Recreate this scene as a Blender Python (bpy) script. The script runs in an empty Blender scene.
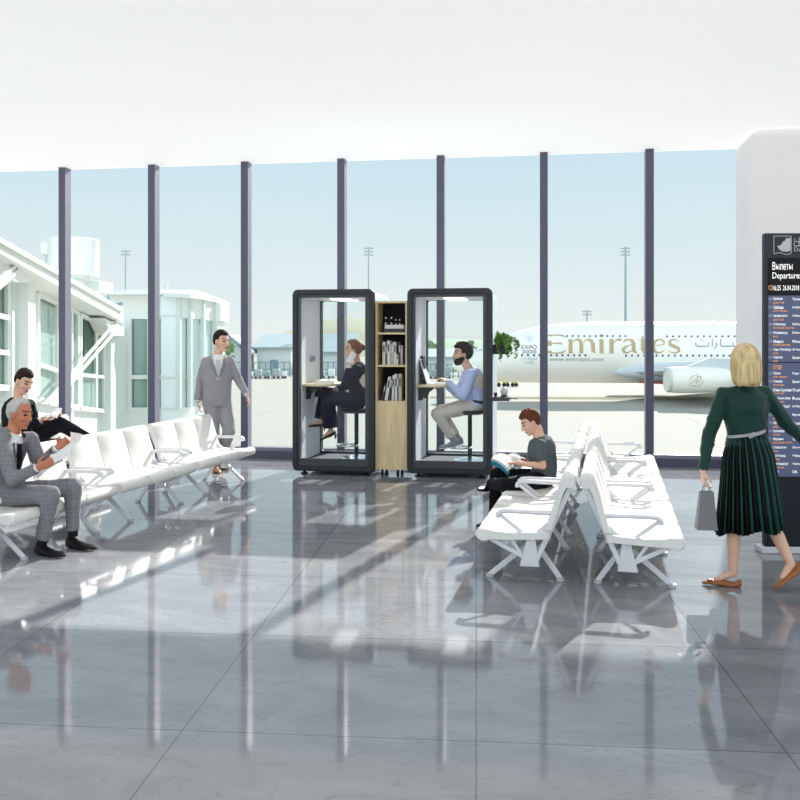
import bpy, bmesh, math, random
from mathutils import Vector, Matrix, noise
PI = math.pi
random.seed(7)
SC = bpy.context.scene
COL = SC.collection
V = Vector
# ------------------------------------------------------------------ camera frame
F = 900.0; HZ = 340.0; EYE = 1.6
TH = math.atan(140 / 900.0)
RT = V((math.cos(TH), math.sin(TH), 0)); FW = V((-math.sin(TH), math.cos(TH), 0)); UP = V((0, 0, 1))
def P(px, py, d):
    return RT * ((px - 400) * d / F) + FW * d + UP * (EYE - (py - HZ) * d / F)
def C(X, d, z=0):                                   # metres right of / ahead of the viewpoint
    return RT * X + FW * d + UP * z
WALL_Y = 11.73
def on_wall(px, y=WALL_Y):
    dr = RT * ((px - 400) / F) + FW
    return (dr * (y / dr.y)).x
# ------------------------------------------------------------------ materials
MATS = {}
def mat(name, col, rough=.5, metal=0, var=.06, scale=8, bump=0, bscale=60, emit=None, spec=.5, coat=0, alpha=None, sheen=0):
    if name in MATS: return MATS[name]
    m = bpy.data.materials.new(name); m.use_nodes = True
    nt = m.node_tree; b = nt.nodes['Principled BSDF']
    b.inputs['Roughness'].default_value = rough; b.inputs['Metallic'].default_value = metal
    spec = min(spec, .18) if max(col) < .12 and metal == 0 and spec == .5 else spec
    b.inputs['Specular IOR Level'].default_value = spec; b.inputs['Coat Weight'].default_value = coat
    b.inputs['Sheen Weight'].default_value = sheen
    tc = nt.nodes.new('ShaderNodeTexCoord')
    n = nt.nodes.new('ShaderNodeTexNoise'); n.inputs['Scale'].default_value = scale; n.inputs['Detail'].default_value = 4
    nt.links.new(tc.outputs['Object'], n.inputs['Vector'])
    mx = nt.nodes.new('ShaderNodeMix'); mx.data_type = 'RGBA'
    mx.inputs[6].default_value = (*[c * (1 - var) for c in col], 1); mx.inputs[7].default_value = (*[min(1, c * (1 + var)) for c in col], 1)
    nt.links.new(n.outputs['Fac'], mx.inputs[0]); nt.links.new(mx.outputs[2], b.inputs['Base Color'])
    if bump:
        n2 = nt.nodes.new('ShaderNodeTexNoise'); n2.inputs['Scale'].default_value = bscale; n2.inputs['Detail'].default_value = 3
        nt.links.new(tc.outputs['Object'], n2.inputs['Vector'])
        bp = nt.nodes.new('ShaderNodeBump'); bp.inputs['Strength'].default_value = bump; bp.inputs['Distance'].default_value = .01
        nt.links.new(n2.outputs['Fac'], bp.inputs['Height']); nt.links.new(bp.outputs['Normal'], b.inputs['Normal'])
    if emit:
        b.inputs['Emission Color'].default_value = (*emit[:3], 1); b.inputs['Emission Strength'].default_value = emit[3]
    MATS[name] = m
    return m
def glass_mat(name, tint=(1, 1, 1), refl=.06, rough=0.0):
    if name in MATS: return MATS[name]
    m = bpy.data.materials.new(name); m.use_nodes = True
    nt = m.node_tree; nt.nodes.clear()
    o = nt.nodes.new('ShaderNodeOutputMaterial'); t = nt.nodes.new('ShaderNodeBsdfTransparent'); g = nt.nodes.new('ShaderNodeBsdfGlossy')
    t.inputs[0].default_value = (*tint, 1); g.inputs['Roughness'].default_value = rough
    lw = nt.nodes.new('ShaderNodeLayerWeight'); lw.inputs[0].default_value = .12
    mr = nt.nodes.new('ShaderNodeMapRange'); mr.inputs['To Min'].default_value = refl * .5; mr.inputs['To Max'].default_value = min(1, refl * 5)
    mx = nt.nodes.new('ShaderNodeMixShader')
    nt.links.new(lw.outputs['Fresnel'], mr.inputs['Value']); nt.links.new(mr.outputs[0], mx.inputs[0])
    nt.links.new(t.outputs[0], mx.inputs[1]); nt.links.new(g.outputs[0], mx.inputs[2]); nt.links.new(mx.outputs[0], o.inputs[0])
    MATS[name] = m
    return m
def sr(r, g, b):                                    # sRGB 0-255 -> linear
    f = lambda c: (c / 12.92 if c <= .04045 else ((c + .055) / 1.055) ** 2.4)
    return (f(r / 255), f(g / 255), f(b / 255))
# ------------------------------------------------------------------ mesh builder
class MB:
    def __init__(s): s.v = []; s.f = []; s.mi = []; s.cur = 0
    def add(s, vs, fs):
        o = len(s.v); s.v += [V(p) for p in vs]
        for f in fs: s.f.append([o + i for i in f]); s.mi.append(s.cur)
        return s
    def box(s, c, size, rot=None):
        x, y, z = [k / 2 for k in size]
        R = rot or Matrix.Identity(3)
        ps = [V(c) + R @ V((a * x, b * y, d * z)) for a in (-1, 1) for b in (-1, 1) for d in (-1, 1)]
        return s.add(ps, [(0, 1, 3, 2), (4, 6, 7, 5), (0, 4, 5, 1), (2, 3, 7, 6), (0, 2, 6, 4), (1, 5, 7, 3)])
    def bb(s, lo, hi):
        return s.box([(a + b) / 2 for a, b in zip(lo, hi)], [abs(b - a) for a, b in zip(lo, hi)])
    def beam(s, p, q, w, h, up=UP):
        p, q = V(p), V(q); z = (q - p); L = z.length; z.normalize()
        x = z.cross(V(up)); x = x.normalized() if x.length > 1e-4 else V((1, 0, 0)); y = x.cross(z)
        R = Matrix((x, y, z)).transposed()
        return s.box((p + q) / 2, (w, h, L), R)
    def loft(s, rings, cap=True, closed=False):
        n = len(rings[0]); o = len(s.v)
        for r in rings: s.v += [V(p) for p in r]
        m = len(rings)
        for i in range(m if closed else m - 1):
            a = o + i * n; b = o + ((i + 1) % m) * n
            for j in range(n):
                k = (j + 1) % n
                s.f.append([a + j, a + k, b + k, b + j]); s.mi.append(s.cur)
        if cap and not closed:
            s.f.append([o + j for j in reversed(range(n))]); s.mi.append(s.cur)
            s.f.append([o + (m - 1) * n + j for j in range(n)]); s.mi.append(s.cur)
        return s
    def ell(s, rings, n=20, cap=True):              # rings of (centre, ax, ay, ra, rb)
        return s.loft([[c + ax * (ra * math.cos(2 * PI * j / n)) + ay * (rb * math.sin(2 * PI * j / n)) for j in range(n)] for c, ax, ay, ra, rb in rings], cap)
    def tube(s, pts, r, n=10, cap=True):
        pts = [V(p) for p in pts]; rr = r if isinstance(r, (list, tuple)) else [r] * len(pts)
        rings = []; prev = None
        for i, p in enumerate(pts):
            t = (pts[min(i + 1, len(pts) - 1)] - pts[max(i - 1, 0)]).normalized()
            if prev is None:
                a = t.cross(UP); a = a if a.length > 1e-3 else V((1, 0, 0))
            else: a = prev - t * prev.dot(t)
            a.normalize(); prev = a; b = t.cross(a)
            rings.append([p + a * (rr[i] * math.cos(2 * PI * j / n)) + b * (rr[i] * math.sin(2 * PI * j / n)) for j in range(n)])
        return s.loft(rings, cap)
    def cyl(s, p, q, r, n=16): return s.tube([p, q], r, n)
    def sph(s, c, r, R=None, nu=14, nv=10):         # ellipsoid
        r = r if isinstance(r, (list, tuple)) else (r, r, r)
        R = R or Matrix.Identity(3); c = V(c); vs = [c + R @ V((0, 0, -r[2]))]; fs = []
        for i in range(1, nv):
            a = -PI / 2 + PI * i / nv
            for j in range(nu):
                b = 2 * PI * j / nu
                vs.append(c + R @ V((r[0] * math.cos(a) * math.cos(b), r[1] * math.cos(a) * math.sin(b), r[2] * math.sin(a))))
        vs.append(c + R @ V((0, 0, r[2])))
        for j in range(nu): fs.append((0, 1 + (j + 1) % nu, 1 + j))
        for i in range(nv - 2):
            for j in range(nu):
                a = 1 + i * nu; k = (j + 1) % nu
                fs.append((a + j, a + k, a + nu + k, a + nu + j))
        e = len(vs) - 1; a = 1 + (nv - 2) * nu
        for j in range(nu): fs.append((a + j, a + (j + 1) % nu, e))
        return s.add(vs, fs)
    def limb(s, pts, rad, n=14):                    # tapered bones with round joints
        for i, p in enumerate(pts):
            s.sph(p, rad[i], None, n, 8)
            if i: s.tube([pts[i - 1], p], [rad[i - 1], rad[i]], n)
        return s
    def prism(s, pts, off):                         # polygon of 3D points pushed along off
        n = len(pts); a = [V(p) for p in pts]; b = [p + V(off) for p in a]
        return s.add(a + b, [list(reversed(range(n))), [n + i for i in range(n)]] + [(i, (i + 1) % n, n + (i + 1) % n, n + i) for i in range(n)])
    def shifted(s, o):
        s.v = [p - V(o) for p in s.v]; return s
    def mesh(s, name, mats, smooth=False):
        me = bpy.data.meshes.new(name); me.from_pydata([tuple(p) for p in s.v], [], s.f)
        for m in (mats if isinstance(mats, (list, tuple)) else [mats]): me.materials.append(m)
        if max(s.mi, default=0): me.polygons.foreach_set('material_index', s.mi)
        bm = bmesh.new(); bm.from_mesh(me); bmesh.ops.recalc_face_normals(bm, faces=bm.faces[:]); bm.to_mesh(me); bm.free()
        if smooth: me.polygons.foreach_set('use_smooth', [True] * len(me.polygons))
        return me
    def build(s, name, mats, parent=None, smooth=False, bevel=0, seg=2, auto=True):
        me = s.mesh(name, mats, smooth)
        o = bpy.data.objects.new(name, me); COL.objects.link(o)
        if parent: o.parent = parent
        if bevel:
            b = o.modifiers.new('bevel', 'BEVEL'); b.width = bevel; b.segments = seg; b.limit_method = 'ANGLE'; b.angle_limit = .6
            me.polygons.foreach_set('use_smooth', [True] * len(me.polygons)); me.set_sharp_from_angle(angle=.9)
        elif smooth and auto: me.set_sharp_from_angle(angle=.8)
        return o
def bake(mb, name, mats, voxel=.008, smooth=5, fac=.5):
    me = mb.mesh(name + '_raw', mats)
    o = bpy.data.objects.new(name + '_raw', me); COL.objects.link(o)
    r = o.modifiers.new('r', 'REMESH'); r.mode = 'VOXEL'; r.voxel_size = voxel; r.use_smooth_shade = True
    if smooth:
        q = o.modifiers.new('s', 'SMOOTH'); q.factor = fac; q.iterations = smooth
    dg = bpy.context.evaluated_depsgraph_get()
    out = bpy.data.meshes.new_from_object(o.evaluated_get(dg)); out.name = name
    bpy.data.objects.remove(o); bpy.data.meshes.remove(me)
    out.materials.clear()
    for m in (mats if isinstance(mats, (list, tuple)) else [mats]): out.materials.append(m)
    out.polygons.foreach_set('use_smooth', [True] * len(out.polygons))
    return out
def link(name, me, parent=None):
    o = bpy.data.objects.new(name, me); COL.objects.link(o); o.parent = parent
    return o
def tag(o, label=None, cat=None, group=None, kind=None):
    if label: o['label'] = label
    if cat: o['category'] = cat
    if group: o['group'] = group
    if kind: o['kind'] = kind
    return o
def empty(name, loc, rz=0, label=None, cat=None, group=None):
    o = bpy.data.objects.new(name, None); COL.objects.link(o); o.location = loc; o.rotation_euler = (0, 0, rz)
    o.empty_display_size = .1
    return tag(o, label, cat, group)
def struct(o): o['kind'] = 'structure'; return o
def copy_tree(o, parent=None):
    c = o.copy(); COL.objects.link(c)
    if parent: c.parent = parent
    for ch in [x for x in o.children]: copy_tree(ch, c)
    return c
def text2d(t, size):
    cu = bpy.data.curves.new('t', 'FONT'); cu.body = t; cu.size = size; cu.resolution_u = 3
    o = bpy.data.objects.new('t', cu); COL.objects.link(o)
    dg = bpy.context.evaluated_depsgraph_get()
    me = bpy.data.meshes.new_from_object(o.evaluated_get(dg))
    vs = [v.co.copy() for v in me.vertices]; fs = [list(p.vertices) for p in me.polygons]
    bpy.data.objects.remove(o); bpy.data.curves.remove(cu); bpy.data.meshes.remove(me)
    return vs, fs
def put_text(mb, t, x0, x1, y0, y1, fn, keep=False):   # fits text into the box; fn maps (u,v) to 3D
    vs, fs = text2d(t, 1)
    if not vs: return
    a = min(v.x for v in vs); b = max(v.x for v in vs); c = min(v.y for v in vs); d = max(v.y for v in vs)
    sy = (y1 - y0) / (d - c); sx = sy if keep else (x1 - x0) / (b - a)
    mb.add([fn(x0 + (v.x - a) * sx, y0 + (v.y - c) * sy) for v in vs], fs)
def stroke(mb, pts, ws, fn):                        # 2D ribbon with changing width, mapped by fn
    L = []; R = []
    for i, (x, y) in enumerate(pts):
        a = pts[max(i - 1, 0)]; b = pts[min(i + 1, len(pts) - 1)]
        tx, ty = b[0] - a[0], b[1] - a[1]; l = math.hypot(tx, ty) or 1; w = (ws[i] if isinstance(ws, (list, tuple)) else ws) / 2
        L.append(fn(x - ty / l * w, y + tx / l * w)); R.append(fn(x + ty / l * w, y - tx / l * w))
    n = len(pts)
    mb.add(L + R, [(i, i + 1, n + i + 1, n + i) for i in range(n - 1)])
def arc(cx, cy, rx, ry, a0, a1, n=12):
    return [(cx + rx * math.cos(math.radians(a0 + (a1 - a0) * i / n)), cy + ry * math.sin(math.radians(a0 + (a1 - a0) * i / n))) for i in range(n + 1)]
# ------------------------------------------------------------------ palette
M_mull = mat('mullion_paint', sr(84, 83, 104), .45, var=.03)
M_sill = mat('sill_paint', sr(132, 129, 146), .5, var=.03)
M_ceil = mat('white_ceiling_added_glow', (.9, .9, .9), .8, var=.01, emit=(1, 1, 1, .40))  # plain white ceiling; the glow is added to fill the room evenly
M_glass = glass_mat('window_glass', (.985, .995, .995), .012)
M_seat = mat('white_upholstery', (.78, .765, .735), .45, var=.02, bump=.05, bscale=120)
M_alu = mat('white_aluminium', (.74, .74, .77), .35, metal=.15, var=.02)
M_foot = mat('grey_glide', (.5, .5, .52), .5)
M_col = mat('column_plaster', sr(240, 238, 240), .55, var=.015)
M_dark = mat('anthracite_frame', sr(57, 60, 65), .45, var=.05)
M_dark2 = mat('graphite_frame', sr(76, 79, 84), .4, var=.05)
M_shell = mat('pale_shell', sr(205, 222, 228), .35, var=.02)
M_felt = mat('grey_felt', sr(226, 226, 232), .95, var=.12, scale=60, bump=.3, bscale=200)
M_carpet = mat('dark_carpet', sr(92, 95, 102), .95, var=.2, scale=80)
M_black = mat('black_plastic', (.012, .012, .014), .4, var=.1)
M_chrome = mat('chrome', (.75, .75, .78), .18, metal=1, var=.02)
M_beige = mat('beige_shell', sr(206, 196, 180), .5, var=.03)
M_white = mat('white_plastic', (.85, .85, .85), .4, var=.02)
M_paper = mat('newsprint', (.78, .79, .8), .8, var=.12, scale=90)
M_page = mat('white_page', (.88, .88, .86), .8, var=.02)
M_skin = mat('light_skin', sr(222, 176, 152), .5, var=.05, scale=20)
M_skinb = mat('tan_skin', sr(198, 124, 92), .5, var=.06, scale=20)
M_lip = mat('lip', sr(180, 105, 95), .45)
M_brow = mat('brow_hair', sr(60, 42, 32), .8)
M_eye = mat('eye', (.03, .02, .02), .2)
def wood_mat(name, c1, c2, sc=(14, 14, 1.2)):
    m = bpy.data.materials.new(name); m.use_nodes = True; nt = m.node_tree; b = nt.nodes['Principled BSDF']; b.inputs['Roughness'].default_value = .5
    tc = nt.nodes.new('ShaderNodeTexCoord'); mp = nt.nodes.new('ShaderNodeMapping'); mp.inputs['Scale'].default_value = sc
    n = nt.nodes.new('ShaderNodeTexNoise'); n.inputs['Scale'].default_value = 2.2; n.inputs['Detail'].default_value = 6; n.inputs['Distortion'].default_value = .6
    cr = nt.nodes.new('ShaderNodeValToRGB'); cr.color_ramp.elements[0].color = (*c1, 1); cr.color_ramp.elements[1].color = (*c2, 1)
    cr.color_ramp.elements[0].position = .3; cr.color_ramp.elements[1].position = .7
    nt.links.new(tc.outputs['Object'], mp.inputs[0]); nt.links.new(mp.outputs[0], n.inputs['Vector']); nt.links.new(n.outputs['Fac'], cr.inputs[0]); nt.links.new(cr.outputs[0], b.inputs['Base Color'])
    return m
M_wood = wood_mat('light_oak', sr(206, 182, 136), sr(230, 210, 168))
M_table = wood_mat('table_oak', sr(206, 186, 148), sr(226, 208, 172), (2, 14, 14))
# ------------------------------------------------------------------ world and sun
w = bpy.data.worlds.new('sky'); SC.world = w; w.use_nodes = True
nt = w.node_tree; bg = nt.nodes['Background']
tc = nt.nodes.new('ShaderNodeTexCoord'); sx = nt.nodes.new('ShaderNodeSeparateXYZ'); cr = nt.nodes.new('ShaderNodeValToRGB')
nt.links.new(tc.outputs['Generated'], sx.inputs[0])
mr = nt.nodes.new('ShaderNodeMapRange'); mr.inputs['From Min'].default_value = -.3; mr.inputs['From Max'].default_value = .7
nz = nt.nodes.new('ShaderNodeTexNoise'); nz.inputs['Scale'].default_value = 3; nz.inputs['Detail'].default_value = 5
mpn = nt.nodes.new('ShaderNodeMapping'); mpn.inputs['Scale'].default_value = (1, 1, 4)
nt.links.new(tc.outputs['Generated'], mpn.inputs[0]); nt.links.new(mpn.outputs[0], nz.inputs['Vector'])
ma = nt.nodes.new('ShaderNodeMath'); ma.operation = 'MULTIPLY_ADD'; ma.inputs[1].default_value = .05
sb = nt.nodes.new('ShaderNodeMath'); sb.operation = 'SUBTRACT'; sb.inputs[1].default_value = .5
nt.links.new(nz.outputs['Fac'], sb.inputs[0]); nt.links.new(sb.outputs[0], ma.inputs[0]); nt.links.new(sx.outputs['Z'], ma.inputs[2])
nt.links.new(ma.outputs[0], mr.inputs['Value']); nt.links.new(mr.outputs[0], cr.inputs[0]); nt.links.new(cr.outputs[0], bg.inputs[0])
e = cr.color_ramp.elements
e[0].position = .0; e[0].color = (.80, .80, .78, 1); e[1].position = 1; e[1].color = (.64, .76, .88, 1)
for pos, c in ((.28, (.80, .81, .79)), (.31, sr(236, 243, 241)), (.375, sr(226, 238, 241)), (.45, sr(214, 234, 242)), (.52, sr(204, 228, 241))):
    k = e.new(pos); k.color = (*c, 1)
# extra sky brightness added behind the camera to light aircraft, facades and seats
dt = nt.nodes.new('ShaderNodeVectorMath'); dt.operation = 'DOT_PRODUCT'; dt.inputs[1].default_value = tuple(-FW)
nt.links.new(tc.outputs['Generated'], dt.inputs[0])
ms = nt.nodes.new('ShaderNodeMapRange'); ms.interpolation_type = 'SMOOTHSTEP'; ms.inputs['From Min'].default_value = 0; ms.inputs['From Max'].default_value = .7; ms.inputs['To Min'].default_value = 1.0; ms.inputs['To Max'].default_value = 1.9
nt.links.new(dt.outputs['Value'], ms.inputs['Value']); nt.links.new(ms.outputs[0], bg.inputs[1])
def lamp(name, kind, energy, loc, aim, **kw):
    l = bpy.data.lights.new(name, kind); l.energy = energy
    for k, v in kw.items(): setattr(l, k, v)
    o = bpy.data.objects.new(name, l); COL.objects.link(o); o.location = loc
    o.rotation_euler = V(aim).to_track_quat('-Z', 'Y').to_euler()
    return o
SUN_DIR = (RT * .34 + FW * .86 + UP * .50).normalized()
lamp('sun', 'SUN', 8.0, C(8, 20, 20), -SUN_DIR, angle=math.radians(.6), color=(1, .97, .92))
# ------------------------------------------------------------------ camera
cd = bpy.data.cameras.new('camera'); cam = bpy.data.objects.new('camera', cd); COL.objects.link(cam); SC.camera = cam
cd.sensor_width = 36; cd.lens = 36 * F / 800; cd.shift_y = -(400 - HZ) / 800; cd.clip_end = 3000; cd.clip_start = .05
cam.location = (0, 0, EYE); cam.rotation_euler = (PI / 2, 0, TH)
SC.view_settings.view_transform = 'Standard'; SC.view_settings.look = 'None'; SC.view_settings.exposure = 0.0; SC.view_settings.gamma = 1
SC.view_settings.use_curve_mapping = False
# ================================================================== the room
def floor_material():
    m = bpy.data.materials.new('polished_stone_tiles'); m.use_nodes = True; nt = m.node_tree; b = nt.nodes['Principled BSDF']
    tc = nt.nodes.new('ShaderNodeTexCoord'); mp = nt.nodes.new('ShaderNodeMapping'); mp.inputs['Rotation'].default_value = (0, 0, math.radians(-4))
    nt.links.new(tc.outputs['Object'], mp.inputs[0])
    br = nt.nodes.new('ShaderNodeTexBrick'); br.offset = 0; br.inputs['Scale'].default_value = 1
    br.inputs['Brick Width'].default_value = 1.2; br.inputs['Row Height'].default_value = 1.2
    br.inputs['Mortar Size'].default_value = .004; br.inputs['Mortar Smooth'].default_value = .3
    br.inputs['Color1'].default_value = (.25, .255, .27, 1); br.inputs['Color2'].default_value = (.30, .305, .32, 1); br.inputs['Mortar'].default_value = (.15, .15, .165, 1)
    nt.links.new(mp.outputs[0], br.inputs[0])
    n = nt.nodes.new('ShaderNodeTexNoise'); n.inputs['Scale'].default_value = 1.1; n.inputs['Detail'].default_value = 9; n.inputs['Distortion'].default_value = 1.4
    ms = nt.nodes.new('ShaderNodeMapping'); ms.inputs['Scale'].default_value = (1, 2.4, 1); ms.inputs['Rotation'].default_value = (0, 0, .5)
    nt.links.new(tc.outputs['Object'], ms.inputs[0]); nt.links.new(ms.outputs[0], n.inputs['Vector'])
    r1 = nt.nodes.new('ShaderNodeValToRGB'); q = r1.color_ramp.elements
    q[0].position = .3; q[0].color = (.80, .80, .82, 1); q[1].position = .72; q[1].color = (1.14, 1.14, 1.13, 1)
    nt.links.new(n.outputs['Fac'], r1.inputs[0])
    v = nt.nodes.new('ShaderNodeTexNoise'); v.inputs['Scale'].default_value = 2.0; v.inputs['Detail'].default_value = 8; v.inputs['Distortion'].default_value = 2.2
    nt.links.new(ms.outputs[0], v.inputs['Vector'])
    r2 = nt.nodes.new('ShaderNodeValToRGB'); q = r2.color_ramp.elements
    q[0].position = .485; q[0].color = (1, 1, 1, 1); q[1].position = .515; q[1].color = (1, 1, 1, 1); k = q.new(.5); k.color = (.78, .78, .80, 1)
    nt.links.new(v.outputs['Fac'], r2.inputs[0])
    a = nt.nodes.new('ShaderNodeMix'); a.data_type = 'RGBA'; a.blend_type = 'MULTIPLY'; a.inputs[0].default_value = 1
    c = nt.nodes.new('ShaderNodeMix'); c.data_type = 'RGBA'; c.blend_type = 'MULTIPLY'; c.inputs[0].default_value = 1
    nt.links.new(br.outputs['Color'], a.inputs[6]); nt.links.new(r1.outputs[0], a.inputs[7])
    nt.links.new(a.outputs[2], c.inputs[6]); nt.links.new(r2.outputs[0], c.inputs[7]); nt.links.new(c.outputs[2], b.inputs['Base Color'])
    b.inputs['Roughness'].default_value = .06; b.inputs['Specular IOR Level'].default_value = .62
    return m
struct(MB().bb((-9.5, -2.5, -.25), (9.5, WALL_Y + .18, 0)).build('floor', floor_material()))
CEIL = 4.02
struct(MB().bb((-9.5, -2.5, CEIL), (9.5, WALL_Y + .2, CEIL + .3)).build('ceiling', M_ceil))
# mullions: dark face to the room, paler cheeks
mull_px = [-119, -28, 61.5, 151, 244, 340.5, 440, 543.5, 649.5, 757]
mx = [on_wall(p + .3, WALL_Y - .0) for p in mull_px]
for i, x in enumerate(mx):
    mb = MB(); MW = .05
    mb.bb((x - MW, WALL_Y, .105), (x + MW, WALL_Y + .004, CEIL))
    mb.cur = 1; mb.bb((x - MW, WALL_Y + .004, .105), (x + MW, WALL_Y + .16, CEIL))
    tag(struct(mb.build('trim_%d' % (i + 1), [M_mull, M_sill])), 'slate coloured upright window post')
for i in range(len(mx) - 1):
    a, b = mx[i] + .05, mx[i + 1] - .05
    e = struct(empty('window_%d' % (i + 1), ((a + b) / 2, WALL_Y + .1, 0)))
    L = e.location
    MB().bb((a, WALL_Y + .09, .15), (b, WALL_Y + .1, CEIL)).shifted(L).build('pane', M_glass, e)
    mb = MB(); mb.bb((a - .1, WALL_Y - .004, 0), (b, WALL_Y + .16, .105)); mb.cur = 1
    mb.bb((a, WALL_Y, .1055), (b, WALL_Y + .16, .15)); mb.shifted(L).build('sill', [M_mull, M_sill], e)
# plaster column that closes the glass on the right
cx = on_wall(736, 11.6)
struct(MB().bb((cx, 10.75, 0), (9.4, 11.72, CEIL)).build('wall_right', M_col, bevel=.12, seg=4))
# ================================================================== airport benches
BL = 1.32
M_seam = mat('grey_seam', sr(214, 211, 208), .8)
def make_bench():
    r = empty('airport_bench', (0, 0, 0))
    # padded seat and back: profile swept along the bench, pinched at the two seams
    def prof_seat():
        p = [(-.20, .365), (-.10, .352), (.02, .347), (.14, .354), (.22, .366)]
        p += [(.242 + .043 * math.cos(math.radians(a)), .324 + .043 * math.sin(math.radians(a))) for a in range(80, -100, -20)]
        return p + [(.20, .288), (.05, .296), (-.20, .312)]
    def prof_back():
        p = [(-.165, .36), (-.185, .42), (-.215, .52), (-.245, .62), (-.268, .69)]
        p += [(-.316 + .047 * math.cos(math.radians(a)), .692 + .047 * math.sin(math.radians(a))) for a in range(10, 190, 20)]
        return p + [(-.362, .668), (-.345, .655), (-.312, .66), (-.288, .62), (-.255, .52), (-.225, .42), (-.205, .36)]
    def sweep(prof, lo, hi):
        cy = sum(p[0] for p in prof) / len(prof); cz = sum(p[1] for p in prof) / len(prof)
        xs = []; third = (hi - lo) / 3
        for s in range(3):
            for u, k in ((.0, .0), (.008, .3), (.03, 1), (.5, 1.02), (.97, 1), (.992, .3)):
                xs.append((lo + third * (s + u), k, 0 if (s == 0 and u == 0) else 1))
        xs.append((hi, 0, 0))
        mb = MB(); rings = []
        for x, k, inner in xs:
            ins = .016 * (1 - k) if inner else .012
            rg = []
            for (y, z) in prof:
                dy, dz = y - cy, z - cz; l = math.hypot(dy, dz)
                rg.append(V((x, cy + dy * (1 - ins / max(l, .04)), cz + dz * (1 - ins / max(l, .04)))))
            rings.append(rg)
        return mb.loft(rings)
    h = BL / 2
    sweep(prof_seat(), -h, h).build('seat', M_seat, r, smooth=True)
    sweep(prof_back(), -h, h).build('backrest', M_seat, r, smooth=True)
    for k in (-1, 1):
        for o_, pr in ((0, prof_seat()), (1, prof_back())):
            x = k * BL / 6; cy = sum(p[0] for p in pr) / len(pr); cz = sum(p[1] for p in pr) / len(pr)
            pts = [V((x, cy + (y - cy) * .97, cz + (z - cz) * .97)) for y, z in (pr[:-3] if o_ == 0 else pr[:-4])]
            sm = MB().tube(pts, .0048, 6).build('seam', M_seam, r, smooth=True); sm.parent = [c for c in r.children if c.name.startswith(('seat', 'backrest'))][o_]
    MB().tube([(-h + .08, -.07, .262), (h - .08, -.07, .262)], .03, 12).build('beam', M_alu, r, smooth=True)
    for sx in (-1, 1):
        x = sx * (h - .21)
        for foot, top in (((x, .215, .012), (x, -.035, .225)), ((x, -.255, .012), (x, -.105, .225))):
            mb = MB().beam(top, foot, .036, .022, (1, 0, 0)); mb.build('leg', M_alu, r, bevel=.005)
            g = MB().cyl((foot[0], foot[1], 0), (foot[0], foot[1], .02), .028, 14).build('foot_pad', M_foot, r, smooth=True)
            g.parent = [c for c in r.children if c.name.startswith('leg')][-1]
        x = sx * (h - .055); xs = x
        mb = MB().prism([(x - .016, -.13, .12), (x - .016, .0, .12), (x - .016, -.05, .32), (x - .016, -.10, .32)], (.032, 0, 0)); mb.build('bracket', M_alu, r, bevel=.006)
        mb = MB().beam((x, -.10, .14), (x, -.335, .665), .034, .026, (1, 0, 0)); mb.beam((x, -.05, .29), (x, -.215, .42), .03, .02, (1, 0, 0)); mb.build('back_post', M_alu, r, bevel=.005)
        mb = MB().beam((x, -.09, .15), (x, .235, .312), .03, .02, (1, 0, 0)).beam((x, -.02, .185), (x, .06, .30), .022, .016, (1, 0, 0)); mb.build('seat_support', M_alu, r, bevel=.004)
        x = sx * (h - .03)
        mb = MB(); pts = [(x, -.245, .478), (x, -.08, .480), (x, .06, .482), (x, .115, .478), (x, .138, .462), (x, .142, .436)]
        rings = []
        for i, p in enumerate(pts):
            q = V(pts[min(i + 1, 5)]) - V(pts[max(i - 1, 0)]); q.normalize(); nrm = V((1, 0, 0)).cross(q)
            rings.append([V(p) + V((1, 0, 0)) * (.027 * math.cos(2 * PI * j / 12)) + nrm * (.017 * math.sin(2 * PI * j / 12)) for j in range(12)])
        a = mb.loft(rings).build('armrest', M_alu, r, smooth=True)
        MB().beam((x, .122, .452), (x, -.075, .30), .026, .014, (1, 0, 0)).build('strut', M_alu, a, bevel=.004)
    return r
bench0 = make_bench(); bench_used = [False]
def place_bench(X, d, u, facing_right, label, group):
    o = copy_tree(bench0) if bench_used[0] else bench0; bench_used[0] = True
    o.location = C(X, d); n = RT * u[1] - FW * u[0] if facing_right else -(RT * u[1] - FW * u[0])
    o.rotation_euler = (0, 0, math.atan2(n.y, n.x) - PI / 2)
    return tag(o, label, 'bench', group)
uL = V((240, 900)).normalized(); uR = V((211, 900)).normalized()
LC = [(-2.833 + uL.x * 1.42 * k, 7.055 + uL.y * 1.42 * k) for k in range(3)]
for (X, d), lb in zip(LC, ('white padded three-seat bench on which the grey-haired man with the newspaper sits',
                           'empty white three-seat bench right behind the knees of the grey-haired man',
                           'empty white three-seat bench nearest the window, in front of the standing man')):
    place_bench(X, d, uL, True, lb, 'white benches along the left side')
DB = (-3.74, 9.72)
place_bench(*DB, uL, True, 'white bench in the back row under the young man with crossed legs', 'white benches along the left side')
ax0 = V((1.188, 5.975)); RC0 = ax0 + uR * (-.22 + BL / 2)
nR = V((uR[1], -uR[0])); GAP = .376
for k, (l1, l2) in enumerate((('empty white bench nearest the viewer, facing the phone booths', 'empty white bench nearest the viewer, facing the departures board'),
                              ('middle white bench of its row, on which the reading boy sits', 'middle bench of the white row that faces the departures board, behind its nearest bench'),
                              ('white bench at the window end of the row with the reading boy', 'white bench at the window end of the row that faces the departures board'))):
    c = RC0 + uR * 1.42 * k; a = c - nR * GAP; b = c + nR * GAP
    place_bench(a.x, a.y, uR, False, l1, 'white back-to-back benches on the right')
    place_bench(b.x, b.y, uR, True, l2, 'white back-to-back benches on the right')
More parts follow.
